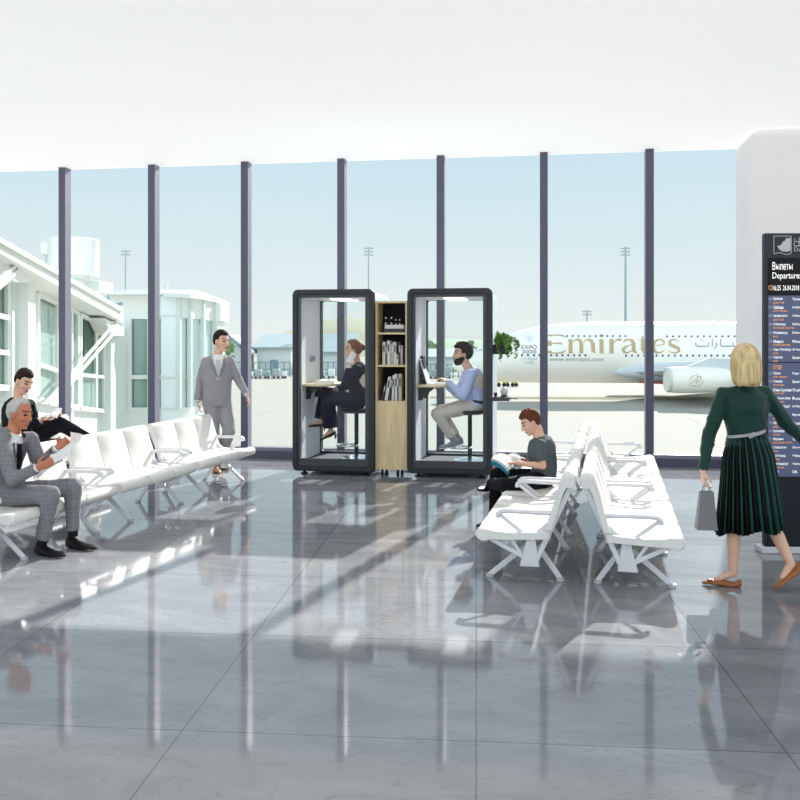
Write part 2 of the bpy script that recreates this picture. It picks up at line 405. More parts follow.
# ================================================================== phone booths
POD_Y = 10.37; POD_W = .99; POD_H = 2.155; POD_D = 1.0
def rrect(x0, x1, z0, z1, r, n=6):
    p = []
    for cx_, cz, a0 in ((x1 - r, z1 - r, 0), (x0 + r, z1 - r, 90), (x0 + r, z0 + r, 180), (x1 - r, z0 + r, 270)):
        p += [(cx_ + r * math.cos(math.radians(a0 + 90 * i / n)), cz + r * math.sin(math.radians(a0 + 90 * i / n))) for i in range(n + 1)]
    return p
def ring(mb, levels, closed=True):                  # list of (outline, y) swept in order
    rings = [[V((x, y, z)) for x, z in o] for o, y in levels]
    return mb.loft(rings, cap=False, closed=closed)
M_podglass = glass_mat('booth_glass', (.97, .985, .985), .02)
M_strip = mat('booth_lamp', (.9, .9, .9), .4, var=0, emit=(1, .99, .96, 1.6))
def make_pod():
    r = empty('phone_booth', (0, 0, 0)); w = POD_W / 2; z0, z1 = .045, .045 + POD_H
    out = rrect(-w, w, z0, z1, .065); a = rrect(-w + .012, w - .012, z0 + .012, z1 - .012, .056)
    b = rrect(-w + .058, w - .058, z0 + .058, z1 - .058, .04)
    ring(MB(), [(out, .10), (out, .012), (a, 0), (b, 0), (b, .10)]).build('front_frame', M_dark, r, bevel=.003)
    bi = rrect(-w + .060, w - .060, z0 + .060, z1 - .060, .038); c = rrect(-w + .092, w - .108, z0 + .150, z1 - .098, .012)
    dr = ring(MB(), [(bi, .055), (bi, .02), (c, .02), (c, .055)]).build('door', M_dark2, r, bevel=.003)
    MB().bb((-w + .10, .034, z0 + .14), (w - .10, .040, z1 - .09)).build('glass', M_podglass, dr)
    so = rrect(-w + .015, w - .015, z0 + .012, z1 - .02, .09); si = rrect(-w + .06, w - .06, z0 + .06, z1 - .06, .05)
    ring(MB(), [(so, .101), (so, 1.08), (si, 1.08), (si, .101)]).build('shell', M_shell, r, bevel=.002)
    rf = rrect(-w + .03, w - .03, z0 + .02, z1 - .02, .07); ri = rrect(-w + .098, w - .095, z0 + .12, z1 - .10, .03)
    f = ring(MB(), [(si, .94), (ri, .94), (ri, 1.07), (si, 1.07)]).build('rear_frame', M_black, r, bevel=.002)
    MB().bb((-w + .11, .965, z0 + .11), (w - .09, .972, z1 - .09)).build('glass', M_podglass, f)
    MB().bb((-w + .062, .102, z0 + .10), (-w + .090, .938, z1 - .10)).build('wall_lining', M_felt, r)
    MB().bb((w - .105, .102, z0 + .10), (w - .062, .938, z1 - .10)).build('wall_lining', M_felt, r)
    MB().bb((-w + .062, .102, z1 - .098), (w - .062, .938, z1 - .064)).build('booth_ceiling', M_white, r)
    MB().bb((-.10, .25, z1 - .112), (.14, .8, z1 - .098)).build('light_strip', M_strip, r)
    MB().bb((-w + .062, .102, z0 + .062), (w - .062, .938, z0 + .098)).build('floor_mat', M_carpet, r)
    # desk fixed to the left lining
    zt = 1.07
    pts = [(-w + .091, .12), (-w + .091, .90), (-w + .30, .90)] + [(-w + .30 + .165 * math.sin(math.radians(t)), .51 + .39 * math.cos(math.radians(t))) for t in range(10, 180, 10)] + [(-w + .30, .12)]
    MB().prism([V((x, y, zt - .028)) for x, y in pts], (0, 0, .028)).build('desk_top', M_table, r, bevel=.004)
    for y in (.28, .70):
        MB().prism([(-w + .091, y, zt - .03), (-w + .34, y, zt - .03), (-w + .24, y, zt - .06), (-w + .16, y, zt - .12), (-w + .14, y, zt - .19), (-w + .091, y, zt - .19)], (0, .025, 0)).build('desk_bracket', M_black, r)
    s = MB().bb((-w + .089, .46, 1.33), (-w + .107, .66, 1.405)).build('socket_panel', mat('socket_grey', sr(150, 152, 156), .4), r, bevel=.003)
    MB().cyl((-w + .107, .52, 1.368), (-w + .110, .52, 1.368), .016).cyl((-w + .107, .60, 1.368), (-w + .110, .60, 1.368), .016).build('socket', M_black, s)
    for x in (-w + .12, w - .12):
        for y in (.12, .88):
            MB().cyl((x, y, .012), (x, y, .06), .02, 10).cyl((x, y, 0), (x, y, .014), .045, 14).build('foot', M_black, r, smooth=True)
    return r
pod_px = (332.6, 449.3)
podA = make_pod(); podA.location = (on_wall(pod_px[0], POD_Y), POD_Y, 0); podA.rotation_euler.z = math.radians(-1.0)
tag(podA, 'dark framed glass phone booth left of the bookcase with a woman inside', 'phone booth', 'glass phone booths')
podB = copy_tree(podA); podB.location = (on_wall(pod_px[1], POD_Y), POD_Y, 0)
tag(podB, 'dark framed glass phone booth right of the bookcase with a bearded man inside', 'phone booth', 'glass phone booths')
FLOORZ = .143
def make_stool():
    r = empty('bar_stool', (0, 0, 0)); zs = .735 - FLOORZ
    MB().tube([(0, 0, 0), (0, 0, .012), (0, 0, .02), (0, 0, .05)], [.20, .20, .17, .03], 28).build('base', M_chrome, r, smooth=True)
    MB().cyl((0, 0, .04), (0, 0, zs - .02), .026, 16).build('column', M_black, r, smooth=True)
    mb = MB(); n = 24; R = .135; c = V((-.11, 0, .16))
    mb.loft([[c + V((math.cos(t) * (R + .011 * math.cos(q)), math.sin(t) * (R + .011 * math.cos(q)), .011 * math.sin(q))) for q in [2 * PI * k / 8 for k in range(8)]] for t in [2 * PI * i / n for i in range(n)]], cap=False, closed=True)
    mb.cyl((-.01, 0, .16), (.02, 0, .16), .012, 8)
    mb.build('footrest', M_chrome, r, smooth=True)
    mb = MB(); X = V((1, 0, 0)); Y = V((0, 1, 0))
    mb.ell([(V((0, 0, zs - .035)), X, Y, .06, .06), (V((0, 0, zs - .03)), X, Y, .15, .15), (V((-.01, 0, zs)), X, Y, .20, .195), (V((-.01, 0, zs + .022)), X, Y, .19, .185), (V((-.01, 0, zs + .012)), X, Y, .10, .10)], 28)
    mb.build('seat', M_black, r, smooth=True)
    mb = MB(); mb.tube([(.16, 0, zs), (.215, 0, zs + .06), (.225, 0, zs + .30)], [.03, .025, .02], 10)
    mb.build('back_arm', M_black, r, smooth=True)
    mb = MB(); rings = []
    for i in range(15):
        t = math.radians(-68 + 136 * i / 14); hh = .105 * math.sqrt(max(.02, 1 - (abs(i - 7) / 7.02) ** 4)); e1 = V((math.cos(t), math.sin(t), 0)); cc = V((0, 0, zs + .37)) + e1 * .215
        rings.append([cc + e1 * (.011 * math.cos(q)) + V((0, 0, hh * math.sin(q))) for q in [2 * PI * k / 12 for k in range(12)]])
    mb.loft(rings); mb.build('backrest', M_beige, r, smooth=True)
    return r
st = make_stool(); st.location = (podA.location.x + .185, POD_Y + .50, FLOORZ); tag(st, 'black bar stool under the woman in the left booth', 'stool', 'booth stools')
st2 = copy_tree(st); st2.location = (podB.location.x + .20, POD_Y + .50, FLOORZ); tag(st2, 'black bar stool with pale round back under the bearded man', 'stool', 'booth stools')
# things on the two desks
zt = 1.07
lx, ly = podB.location.x - POD_W / 2, POD_Y
lap = empty('laptop', (lx + .30, ly + .40, zt), 0, 'thin silver laptop standing open on the desk before the bearded man', 'laptop')
M_silver = mat('silver_shell', (.78, .78, .8), .3, metal=.3)
mb = MB(); mb.bb((-.10, -.16, 0), (.12, .16, .014)); mb.build('keyboard_base', M_silver, lap, bevel=.003)
mb = MB(); mb.prism([(-.10, -.16, .014), (-.185, -.16, .30), (-.178, -.16, .303), (-.09, -.16, .016)], (0, .32, 0)); sc_ = mb.build('lid', M_white, lap)
MB().prism([(-.0955, -.15, .03), (-.174, -.15, .29), (-.1735, -.15, .29), (-.095, -.15, .03)], (0, .30, 0)).build('screen', mat('screen_glass', (.03, .035, .04), .1), sc_)
tb = empty('tablet_stand', (lx + .135, ly + .5, zt), 0, 'black screen stand against the booth wall behind the laptop', 'stand')
MB().prism([(-.026, -.12, 0), (.04, -.12, 0), (.0, -.12, .34), (-.026, -.12, .34)], (0, .24, 0)).build('panel', M_black, tb, bevel=.004)
px_ = podA.location.x - POD_W / 2
nb = empty('open_notebook', (px_ + .31, ly + .45, zt), .1, 'white open notebook lying on the desk of the left booth', 'notebook')
for s in (-1, 1):
    MB().prism([(0, -.15, .0), (s * .12, -.15, 0), (s * .12, -.15, .03), (s * .06, -.15, .045), (0, -.15, .03)], (0, .30, 0)).build('page_block', M_page, nb)
# ================================================================== bookcase between the booths
bx0, bx1 = podA.location.x + POD_W / 2 + .008, podB.location.x - POD_W / 2 - .008
by = POD_Y + .06; BH = 2.04; BB = .075; bd = .42
def pz(py, px=390, y=by):                           # height of a photo row on the plane y
    dr = RT * ((px - 400) / F) + FW; k = y / dr.y
    return EYE - (py - HZ) * k / F
bc = empty('bookcase', ((bx0 + bx1) / 2, by, 0), 0, 'narrow light oak bookcase with dark back between the two booths', 'bookcase')
L = bc.location
zs1, zs2, zs3 = pz(332.5), pz(365), pz(401); ztop = pz(301)
for x in (bx0, bx1 - .02): MB().bb((x, by, BB), (x + .02, by + bd, ztop)).shifted(L).build('side_panel', M_wood, bc)
MB().bb((bx0 + .02, by, ztop - .022), (bx1 - .02, by + bd, ztop)).shifted(L).build('top_panel', M_wood, bc)
for z in (zs1, zs2): MB().bb((bx0 + .02, by + .006, z - .022), (bx1 - .02, by + bd - .02, z)).shifted(L).build('shelf', M_wood, bc)
MB().bb((bx0 + .02, by + .02, zs3 - .02), (bx1 - .02, by + bd - .02, zs3)).shifted(L).build('shelf', M_wood, bc)
MB().bb((bx0 + .02, by + bd - .02, BB), (bx1 - .02, by + bd, ztop - .02)).shifted(L).build('back_panel', mat('black_laminate', (.015, .015, .017), .6), bc)
MB().bb((bx0 + .021, by, BB + .003), (bx1 - .021, by + .02, zs3 - .001)).shifted(L).build('door', M_wood, bc, bevel=.002)
for x in (bx0 + .07, bx0 + .12, bx1 - .12, bx1 - .07):
    mb = MB(); mb.cyl((x, by + .08, .02), (x, by + .08, BB), .012, 8); mb.cyl((x - .014, by + .08, .025), (x + .014, by + .08, .025), .025, 12); mb.shifted(L).build('caster', M_black, bc)
bkm = {k: mat('book_' + k, c, .55, var=.08) for k, c in dict(white=(.66, .66, .64), cream=(.66, .62, .54), grey=(.42, .42, .43), charcoal=(.06, .06, .065), pale=(.6, .62, .65), tan=(.52, .46, .36)).items()}
def book(x, z, w, h, col, lean, label, group, dep=.2):
    e = empty('book', (x, by + .05, z), 0, label, 'book', group)
    R = Matrix.Rotation(lean, 3, 'Y')
    def T(m):
        m.v = [R @ p for p in m.v]; return m
    # spine faces the room; boards either side of the page block
    mb = MB(); mb.bb((0, 0, 0), (w, .004, h)); mb.bb((0, .004, 0), (.003, dep, h)); mb.bb((w - .003, .004, 0), (w, dep, h))
    T(mb).build('cover', bkm[col], e)
    T(MB().bb((.003, .004, .004), (w - .003, dep - .006, h - .004))).build('page_block', M_page, e)
    mb = MB(); mb.bb((w * .25, -.001, h * .55), (w * .75, 0, h * .85)); T(mb).build('spine_label', bkm['charcoal' if col not in ('charcoal', 'grey') else 'white'], e)
    return e
xx = bx0 + .075
row2 = [(.034, .27, 'cream'), (.016, .245, 'charcoal'), (.032, .285, 'white'), (.012, .24, 'grey'), (.026, .265, 'grey'), (.028, .27, 'cream'), (.022, .12, 'white'), (.022, .27, 'charcoal'), (.022, .23, 'grey')]
n2 = ['cream book at the open left end of the middle shelf', 'thin black book second on the middle shelf', 'tallest white book on the middle shelf', 'thinnest grey book just right of the tall white book', 'grey book with white label in the middle of the middle shelf', 'cream book right of centre on the middle shelf', 'short half-height white book on the middle shelf', 'black book with white label on the middle shelf', 'grey book at the far right end of the middle shelf']
for (wd, h, c), lb in zip(row2, n2):
    book(xx, zs2 + .001, wd, h, c, 0, lb, 'books on the middle shelf'); xx += wd + .003
row3 = [(bx0 + .058, .022, .20, 'charcoal', .22, 'leaning black book at the left of the bottom shelf'), (bx0 + .100, .036, .28, 'white', .16, 'leaning white book on the bottom shelf'), (bx0 + .150, .018, .285, 'charcoal', .10, 'slightly leaning black book beside the leaning white book'),
        (bx0 + .183, .024, .30, 'white', .05, 'thick white book nearly upright in the middle of the bottom shelf'), (bx0 + .221, .030, .315, 'pale', 0, 'pale grey upright book on the bottom shelf'), (bx0 + .2525, .012, .31, 'charcoal', 0, 'thin black upright book on the bottom shelf'), (bx0 + .267, .034, .315, 'tan', 0, 'tan book at the right end of the bottom shelf')]
for x, wd, h, c, ln, lb in row3: book(x, zs3 + .001 + wd * math.sin(ln), wd, h, c, ln, lb, 'books on the bottom shelf')
for k, (hh, c, lb) in enumerate(((.045, 'charcoal', 'black book lying flat at the bottom of the stack on the top shelf'), (.045, 'white', 'pale book lying flat on the black one on the top shelf'))):
    e = empty('book', (bx0 + .10, by + .06, zs1 + .001 + .046 * k), 0, lb, 'book', 'books lying on the top shelf')
    w0 = .24 - .015 * k; mb = MB().bb((-.01 * (1 - k), 0, 0), (w0, .2, .004)).bb((-.01 * (1 - k), 0, .041), (w0, .2, .045)).bb((-.01 * (1 - k), 0, .004), (w0, .004, .041)); mb.build('cover', bkm[c], e)
    MB().bb((0, .006, .0041), (w0 - .006, .19, .0409)).build('page_block', M_page, e)
for k, (x, s, lb) in enumerate(((bx0 + .135, .095, 'larger black and white star shaped ornament on the stacked books'), (bx0 + .245, .066, 'smaller black and white star shaped ornament on the stacked books'))):
    e = empty('star_ornament', (x, by + .14, zs1 + .094), 0, lb, 'ornament', 'shelf ornaments')
    mb = MB(); q = s / 2
    for a in (45, 135):
        d_ = V((math.cos(math.radians(a)), 0, math.sin(math.radians(a)))) * q * 1.1
        mb.beam(V((0, 0, q)) - d_, V((0, 0, q)) + d_, .022, .03, (0, 1, 0))
    mb.build('cross', M_black, e, bevel=.002)
    for a in (45, 135, 225, 315):
        MB().sph(V((math.cos(math.radians(a)) * q * 1.0, -.012, q + math.sin(math.radians(a)) * q)), 0.009 * s / .07, None, 10, 6).build('knob', M_white, e, smooth=True)
# ================================================================== plant box and shelf on the right booth
sxr = podB.location.x + POD_W / 2
def sd(px, yy): return on_wall(px, yy)
pb = empty('hanging_plant', (sxr + .06, POD_Y + .32, pz(354, 500, POD_Y + .3)), 0, 'bushy green trailing plant in a dark wall box on the right booth', 'plant')
mb = MB(); bw = .16
mb.bb((-.062, -.16, 0), (.10, .16, .012)).bb((-.062, -.16, .012), (-.05, .16, .11)).bb((.088, -.16, .012), (.10, .16, .11)).bb((-.05, -.16, .012), (.088, -.148, .11)).bb((-.05, .148, .012), (.088, .16, .11))
mb.build('planter_box', M_dark, pb); MB().bb((-.05, -.148, .012), (.088, .148, .09)).build('soil', mat('soil', (.05, .035, .02), .9, bump=.5), pb)
lf = [mat('leaf_green', sr(92, 138, 62), .5, var=.25, scale=30), mat('leaf_pale', sr(140, 178, 96), .5, var=.2, scale=30)]
mb = MB(); rs = random.Random(3)
st_mb = MB()
for i in range(90):
    a = rs.uniform(-PI, PI); reach = rs.uniform(.04, .155); x0 = V((rs.uniform(-.03, .07), rs.uniform(-.12, .12), .09))
    drop = rs.choice([0, 0, .03, .07, .12, .20]) if math.cos(a) > .1 else 0
    pts = [x0]; pk = x0 + V((math.cos(a) * reach * .5, math.sin(a) * reach * .8, rs.uniform(.03, .15)))
    if pk.x < -.03: pk.x = abs(pk.x) * .2
    pts.append(pk); en = pk + V((abs(math.cos(a)) * reach * .55, math.sin(a) * reach * .35, -.04)); pts.append(en)
    if drop: pts.append(en + V((rs.uniform(0, .025), rs.uniform(-.02, .02), -drop * .5))); pts.append(en + V((rs.uniform(0, .03), rs.uniform(-.03, .03), -drop)))
    st_mb.tube(pts, .003, 5)
    for j in range(len(pts) - 1):
        for k in range(15):
            p = pts[j].lerp(pts[j + 1], (k + rs.random()) / 15) + V([rs.uniform(-.018, .018) for _ in range(3)])
            u = V((rs.uniform(-1, 1), rs.uniform(-1, 1), rs.uniform(-.6, .6))).normalized(); v = u.cross(V((rs.uniform(-1, 1), rs.uniform(-1, 1), 1))).normalized()
            s = rs.uniform(.014, .026); nn = u.cross(v) * s * .25; mb.cur = rs.choice([0, 0, 1])
            mb.add([p - u * s, p + v * s * .6 + nn, p + u * s, p - v * s * .6 + nn, p + nn * 2], [(0, 1, 4), (1, 2, 4), (2, 3, 4), (3, 0, 4)])
st_mb.build('stem', lf[0], pb); mb.build('foliage', lf, pb)
zsh = pz(396.5, 500, POD_Y + .3)
sh = empty('wall_shelf', (sxr - .01, POD_Y + .32, zsh), 0, 'small grey wall shelf below the plant on the right booth', 'shelf')
MB().bb((0, -.17, -.045), (.20, .17, 0)).build('tray', M_dark2, sh, bevel=.004)
MB().bb((.20, -.02, -.03), (.29, .02, -.012)).build('arm', M_sill, sh, bevel=.003)
ls = empty('round_speaker', (sxr + .125, POD_Y + .30, zsh), 0, 'small pale round speaker standing on the grey wall shelf', 'speaker')
MB().sph((0, 0, .06), (.046, .042, .052)).build('ball', mat('pale_grey_ball', (.6, .6, .62), .4), ls, smooth=True); MB().cyl((0, 0, 0), (0, 0, .015), .04).build('foot', M_dark, ls)
cn = empty('desk_cup', (sxr + .025, POD_Y + .26, zsh), 0, 'tiny dark cup beside the pale round speaker', 'cup')
MB().tube([(0, 0, 0), (0, 0, .05)], [.018, .022], 12).build('cup', M_dark, cn)
# round mark low on the booth side
mk = MB(); q = V((sxr - .0148, POD_Y + .55, pz(458.5, 497, POD_Y + .5)))
mk.loft([[q + V((dx, .045 * k * math.cos(t), .045 * k * math.sin(t))) for t in [2 * PI * i / 24 for i in range(24)]] for dx, k in ((0, 1), (.002, 1), (.002, .72), (0, .72))], cap=False, closed=True)
mk.bb(q + V((0, -.008, -.02)), q + V((.002, .008, .02)))
o = mk.shifted(podB.location).build('round_mark', M_white, podB)
# ================================================================== the apron and what stands on it
GZ = -6.4
M_apron = mat('apron_concrete', sr(167, 164, 155), .9, var=.03, scale=.05, spec=.1)
def apron_mat():
    nt = M_apron.node_tree; b = nt.nodes['Principled BSDF']; src = b.inputs['Base Color'].links[0].from_socket
    tc = nt.nodes.new('ShaderNodeTexCoord'); br = nt.nodes.new('ShaderNodeTexBrick'); br.offset = 0
    br.inputs['Scale'].default_value = 1; br.inputs['Brick Width'].default_value = 15; br.inputs['Row Height'].default_value = 9; br.inputs['Mortar Size'].default_value = .12
    br.inputs['Color1'].default_value = (1, 1, 1, 1); br.inputs['Color2'].default_value = (.97, .97, .97, 1); br.inputs['Mortar'].default_value = (.86, .86, .85, 1)
    nt.links.new(tc.outputs['Object'], br.inputs[0])
    mx = nt.nodes.new('ShaderNodeMix'); mx.data_type = 'RGBA'; mx.blend_type = 'MULTIPLY'; mx.inputs[0].default_value = 1
    nt.links.new(src, mx.inputs[6]); nt.links.new(br.outputs['Color'], mx.inputs[7]); nt.links.new(mx.outputs[2], b.inputs['Base Color'])
apron_mat()
def gp(px, py):                                     # point of the apron under a photo pixel
    d = (EYE - GZ) * F / (py - HZ); return P(px, py, d)
def quad_px(mb, a, z):                              # flat strip lying on the apron between photo corners
    ps = [gp(*p) for p in a]; mb.prism([V((p.x, p.y, GZ)) for p in ps], (0, 0, z))
ap = MB(); c4 = [C(-260, 13.2), C(260, 13.2), C(700, 640), C(-700, 640)]
ap.prism([V((p.x, p.y, GZ - .5)) for p in c4], (0, 0, .5)); ap = struct(ap.build('apron_ground', M_apron))
mb = MB(); quad_px(mb, [(430, 398.2), (900, 401), (900, 398.2), (430, 396.6)], .05)
tag(mb.build('grass_verge', mat('dry_grass', sr(112, 112, 84), .95, var=.2, scale=.4)), 'narrow strip of dry grass between the apron and the aircraft', 'grass', kind='stuff')
# low hills
def hill(name, prof, d, depth, col, label):
    mb = MB(); n = len(prof); rows = []
    for k, (f, dd) in enumerate(((0, -depth), (.55, -depth * .5), (1, 0), (.6, depth * .6), (0, depth))):
        rg = []
        for i, (px, py) in enumerate(prof):
            p = P(px, py, d); h = (p.z - GZ) * f * (1 + .06 * noise.noise(V((i * 1.7, k * 3.1, 0))))
            q = C((px - 400) * d / F, d + dd); rg.append(V((q.x, q.y, GZ - .2 + max(h, 0))))
        rows.append(rg)
    o = len(mb.v)
    for r in rows: mb.v += r
    for k in range(4):
        for i in range(n - 1): mb.f.append([k * n + i, k * n + i + 1, (k + 1) * n + i + 1, (k + 1) * n + i]); mb.mi.append(0)
    ob = struct(mb.build(name, col, smooth=True)); ob['label'] = label; return ob
M_hill = mat('tan_hill', sr(152, 151, 122), .95, var=.12, scale=.02)
M_hillg = mat('green_hill', sr(150, 168, 140), .95, var=.15, scale=.02)
hill('hill', [(236, 352), (255, 343), (272, 337), (288, 331), (305, 325.5), (322, 320.5), (340, 318), (358, 317), (374, 319), (388, 326), (400, 336), (414, 350)], 520, 90, M_hill, 'dry tan hill behind the hangars')
hill('hill', [(400, 348), (420, 341), (436, 339), (452, 338.5), (470, 339), (492, 341), (520, 348)], 560, 60, M_hillg, 'low green ridge on the horizon')
# light masts
M_mast = mat('mast_steel', sr(150, 168, 175), .5, metal=.2)
def mast(px, ytop, d, label, w=.5, heads=3):
    b = C((px - 400) * d / F, d, GZ); top = P(px, ytop, d).z - GZ
    e = empty('light_mast', b, TH, label, 'light mast', 'apron light masts')
    MB().tube([(0, 0, 0), (0, 0, top)], [w * .5, w * .28], 8).build('pole', M_mast, e, smooth=True)
    k = d / F
    for i in range(heads):
        z = top - (i * 3.2 + 1) * k
        m = MB().beam((-4.2 * k, 0, z), (4.2 * k, 0, z), .5 * k, .5 * k, (0, 1, 0))
        for x in (-4, -2, 2, 4): m.box((x * k, -.3 * k, z - .8 * k), (1.2 * k, .8 * k, 1.0 * k))
        m.build('floodlight', M_mast, e)
mast(125.5, 250, 240, 'slender floodlight mast behind the flat-roofed terminal block', .45, 2)
mast(368.5, 247, 250, 'tall floodlight mast seen above the bookcase between the booths', .5, 3)
mast(625.5, 247, 260, 'tall floodlight mast rising behind the aircraft over its large gold lettering', .9, 3)
mast(587, 310, 330, 'short distant floodlight mast just above the aircraft roof', .8, 2)
# hangars with a fence and parked equipment
M_hw = mat('hangar_wall', sr(212, 217, 215), .7, var=.04, scale=.3); M_hr = mat('hangar_roof', sr(150, 166, 170), .85, var=.06, scale=.3)
M_hd = mat('hangar_band', sr(120, 150, 160), .6)
def hangar(x0, x1, ridge, eave, d, label, depth=40, xr=None, base=375):
    xr = xr if xr is not None else (x0 + x1) / 2
    zb = GZ; b = C(((x0 + x1) / 2 - 400) * d / F, d, zb); e = empty('hangar', b, TH, label, 'hangar', 'airport hangars')
    f = lambda px: (px - (x0 + x1) / 2) * d / F
    H = P(400, eave, d).z - zb; R = P(400, ridge, d).z - zb
    MB().prism([(f(x0), 0, 0), (f(x1), 0, 0), (f(x1), 0, H), (f(xr), 0, R), (f(x0), 0, H)], (0, depth, 0)).build('hall', M_hw, e)
    t = .5
    for a, ha, bq, hb in ((f(x0) - 1.5, H - .4, f(xr), R), (f(xr), R, f(x1) + 1.5, H - .4)):
        m = MB().prism([(a, -1.5, ha), (bq, -1.5, hb), (bq, -1.5, hb + t), (a, -1.5, ha + t)], (0, depth + 3, 0)); m.build('roof', M_hr, e)
    n = max(2, int((x1 - x0) / 12))
    for i in range(n):
        a = f(x0 + (x1 - x0) * (i + .12) / n); c = f(x0 + (x1 - x0) * (i + .88) / n)
        MB().bb((a, -.25, .2), (c, 0, H * .62)).build('sliding_door', M_hd if i % 2 else mat('hangar_door', sr(196, 208, 208), .6), e)
    return e
# long sided hangar whose roof slope faces the terminal
def shed(x0, x1, ridge, eave, d, label, depth=30):
    b = C(((x0 + x1) / 2 - 400) * d / F, d, GZ); e = empty('hangar', b, TH, label, 'hangar', 'airport hangars')
    f = lambda px: (px - (x0 + x1) / 2) * d / F
    H = P(400, eave, d).z - GZ; d2 = d + depth / 2; R = EYE - (ridge - HZ) * d2 / F - GZ
    MB().prism([(f(x0), 0, 0), (f(x0), depth, 0), (f(x0), depth, H), (f(x0), depth / 2, R), (f(x0), 0, H)], (f(x1) - f(x0), 0, 0)).build('hall', M_hw, e)
    MB().prism([(f(x0) - 1, -1, H - .3), (f(x0) - 1, depth / 2, R), (f(x0) - 1, depth / 2, R + .4), (f(x0) - 1, -1, H + .1)], (f(x1) - f(x0) + 2, 0, 0)).build('roof', M_hr, e)
    n = max(2, int((x1 - x0) / 9))
    for i in range(n):
        a = f(x0 + (x1 - x0) * (i + .15) / n); c = f(x0 + (x1 - x0) * (i + .85) / n)
        MB().bb((a, -.2, .3), (c, 0, H * .55)).build('door', M_hd if i % 3 == 1 else mat('hangar_door', sr(196, 208, 208), .6), e)
hangar(205, 245, 337, 352, 200, 'pale gabled hangar beyond the standing man', depth=12, xr=230)
shed(257, 291, 335.5, 347.5, 206, 'blue-roofed hangar left of the left phone booth')
shed(300, 352, 335, 352, 214, 'blue-roofed hangar seen through the left phone booth')
shed(424, 470, 350, 357, 230, 'low hangar seen through the right phone booth')
M_fence = mat('fence_steel', sr(126, 142, 146), .6)
def fence(p0, p1, n, h, label):
    a, b = gp(*p0), gp(*p1); e = empty('fence', (a + b) / 2, 0, label, 'fence'); L = V(e.location)
    for i in range(n + 1):
        p = a.lerp(b, i / n); MB().bb((p.x - .12, p.y - .12, GZ), (p.x + .12, p.y + .12, GZ + h)).shifted(L).build('post', M_fence, e)
    for z in (.4, h * .5, h - .1):
        MB().beam(V((a.x, a.y, GZ + z)), V((b.x, b.y, GZ + z)), .12, .18).shifted(L).build('rail', M_fence, e)
fence((205, 377.5), (290, 377.0), 14, 3.3, 'steel fence in front of the hangars left of the booths')
fence((306, 377), (350, 377), 8, 3.3, 'steel fence seen through the left phone booth')
fence((425, 378), (470, 378), 8, 3.0, 'steel fence seen through the right phone booth')
M_eq = [mat('equipment_grey', sr(165, 172, 172), .6), mat('equipment_white', sr(220, 222, 220), .5), mat('equipment_teal', sr(140, 162, 160), .6), mat('tyre', (.03, .03, .03), .8)]
eqn = ['grey', 'white', 'teal']
def crate(px, py, w, h, k, label):
    b = gp(px, py); b.z = GZ; e = empty('cargo_trolley', b, TH, label, 'trolley', 'ground equipment on the apron')
    w *= .4; h *= .7
    MB().bb((-w / 2, 0, .5), (w / 2, 1.6, h)).build('body', M_eq[k], e, bevel=.1)
    MB().bb((-w / 2 - .1, -.1, .3), (w / 2 + .1, 1.7, .5)).build('bed', M_eq[0], e)
    for x in (-w * .32, w * .32): MB().cyl((x, -.1, .25), (x, .15, .25), .25, 12).build('wheel', M_eq[3], e)
for i, (px, w, h, k) in enumerate(((212, 3, 2.4, 0), (250, 2.2, 2.0, 1), (258, 3.4, 2.6, 0), (267, 2.4, 2.2, 2), (276, 3.6, 2.8, 0), (284, 2.2, 2.0, 1), (312, 3.4, 2.6, 2), (322, 2.6, 2.2, 0), (331, 3.2, 2.8, 1), (433, 3.4, 2.6, 2), (447, 4.0, 3.4, 2))):
    where = ['by the standing man', 'just right of the window post', 'second right of the window post', 'third right of the window post', 'fourth right of the window post', 'nearest the left booth', 'leftmost inside the view of the left booth', 'middle one seen through the left booth', 'beside the window post in the left booth', 'left of the post in the right booth', 'before the face of the bearded man'][i]
    crate(px, 378.6, w, h, k, eqn[k] + ' trolley on the apron, ' + where)
# low dollies right of the plant
M_dol = mat('dolly_yellow', sr(196, 186, 90), .6)
for i in range(4):
    b = gp(488.5 + i * 8.6, 386.8); b.z = GZ
    lb = ['leftmost', 'second', 'third', 'rightmost'][i]
    e = empty('baggage_dolly', b, TH, lb + ' yellow baggage dolly of the train under the aircraft nose', 'dolly', 'baggage dollies under the nose')
    MB().bb((-.5, -.1, .62), (.5, .6, .92)).build('platform', M_dol, e)
    for x in (-.3, .3): MB().cyl((x, -.28, .34), (x, -.1, .34), .34, 14).build('wheel', M_eq[3], e)
    if i == 3: MB().bb((-.42, 0, .92), (.42, .5, 1.25)).build('load', M_eq[2], e, bevel=.08)
# far trees
M_tree = mat('tree_foliage', sr(112, 140, 96), .9, var=.3, scale=1.2); M_trunk = mat('tree_bark', sr(96, 84, 70), .9)
def tree(px, ytop, d, wpx, label, seed):
    rs = random.Random(seed); b = C((px - 400) * d / F, d, GZ); H = P(px, ytop, d).z - GZ; W = wpx * d / F
    e = empty('broadleaf_tree', b, 0, label, 'tree', 'trees beyond the apron')
    MB().tube([(0, 0, 0), (0, 0, H * .6)], [W * .06, W * .04], 8).build('trunk', M_trunk, e)
    mb = MB()
    for i in range(26):
        a = rs.uniform(0, 2 * PI); t = rs.random(); rr = W * .42 * math.sqrt(rs.random()) * (1 - .5 * t)
        s = W * rs.uniform(.12, .22); c = V((rr * math.cos(a), rr * math.sin(a), H * (.42 + .5 * t) - s * .3)); o = len(mb.v)
        mb.sph(c, s, None, 8, 6)
        for k in range(o, len(mb.v)): mb.v[k] = c + (mb.v[k] - c) * (1 + .45 * noise.noise(mb.v[k] * 1.3))
    mb.build('crown', M_tree, e)
tree(229, 337, 186, 13, 'rounded green tree right of the head of the standing man', 1)
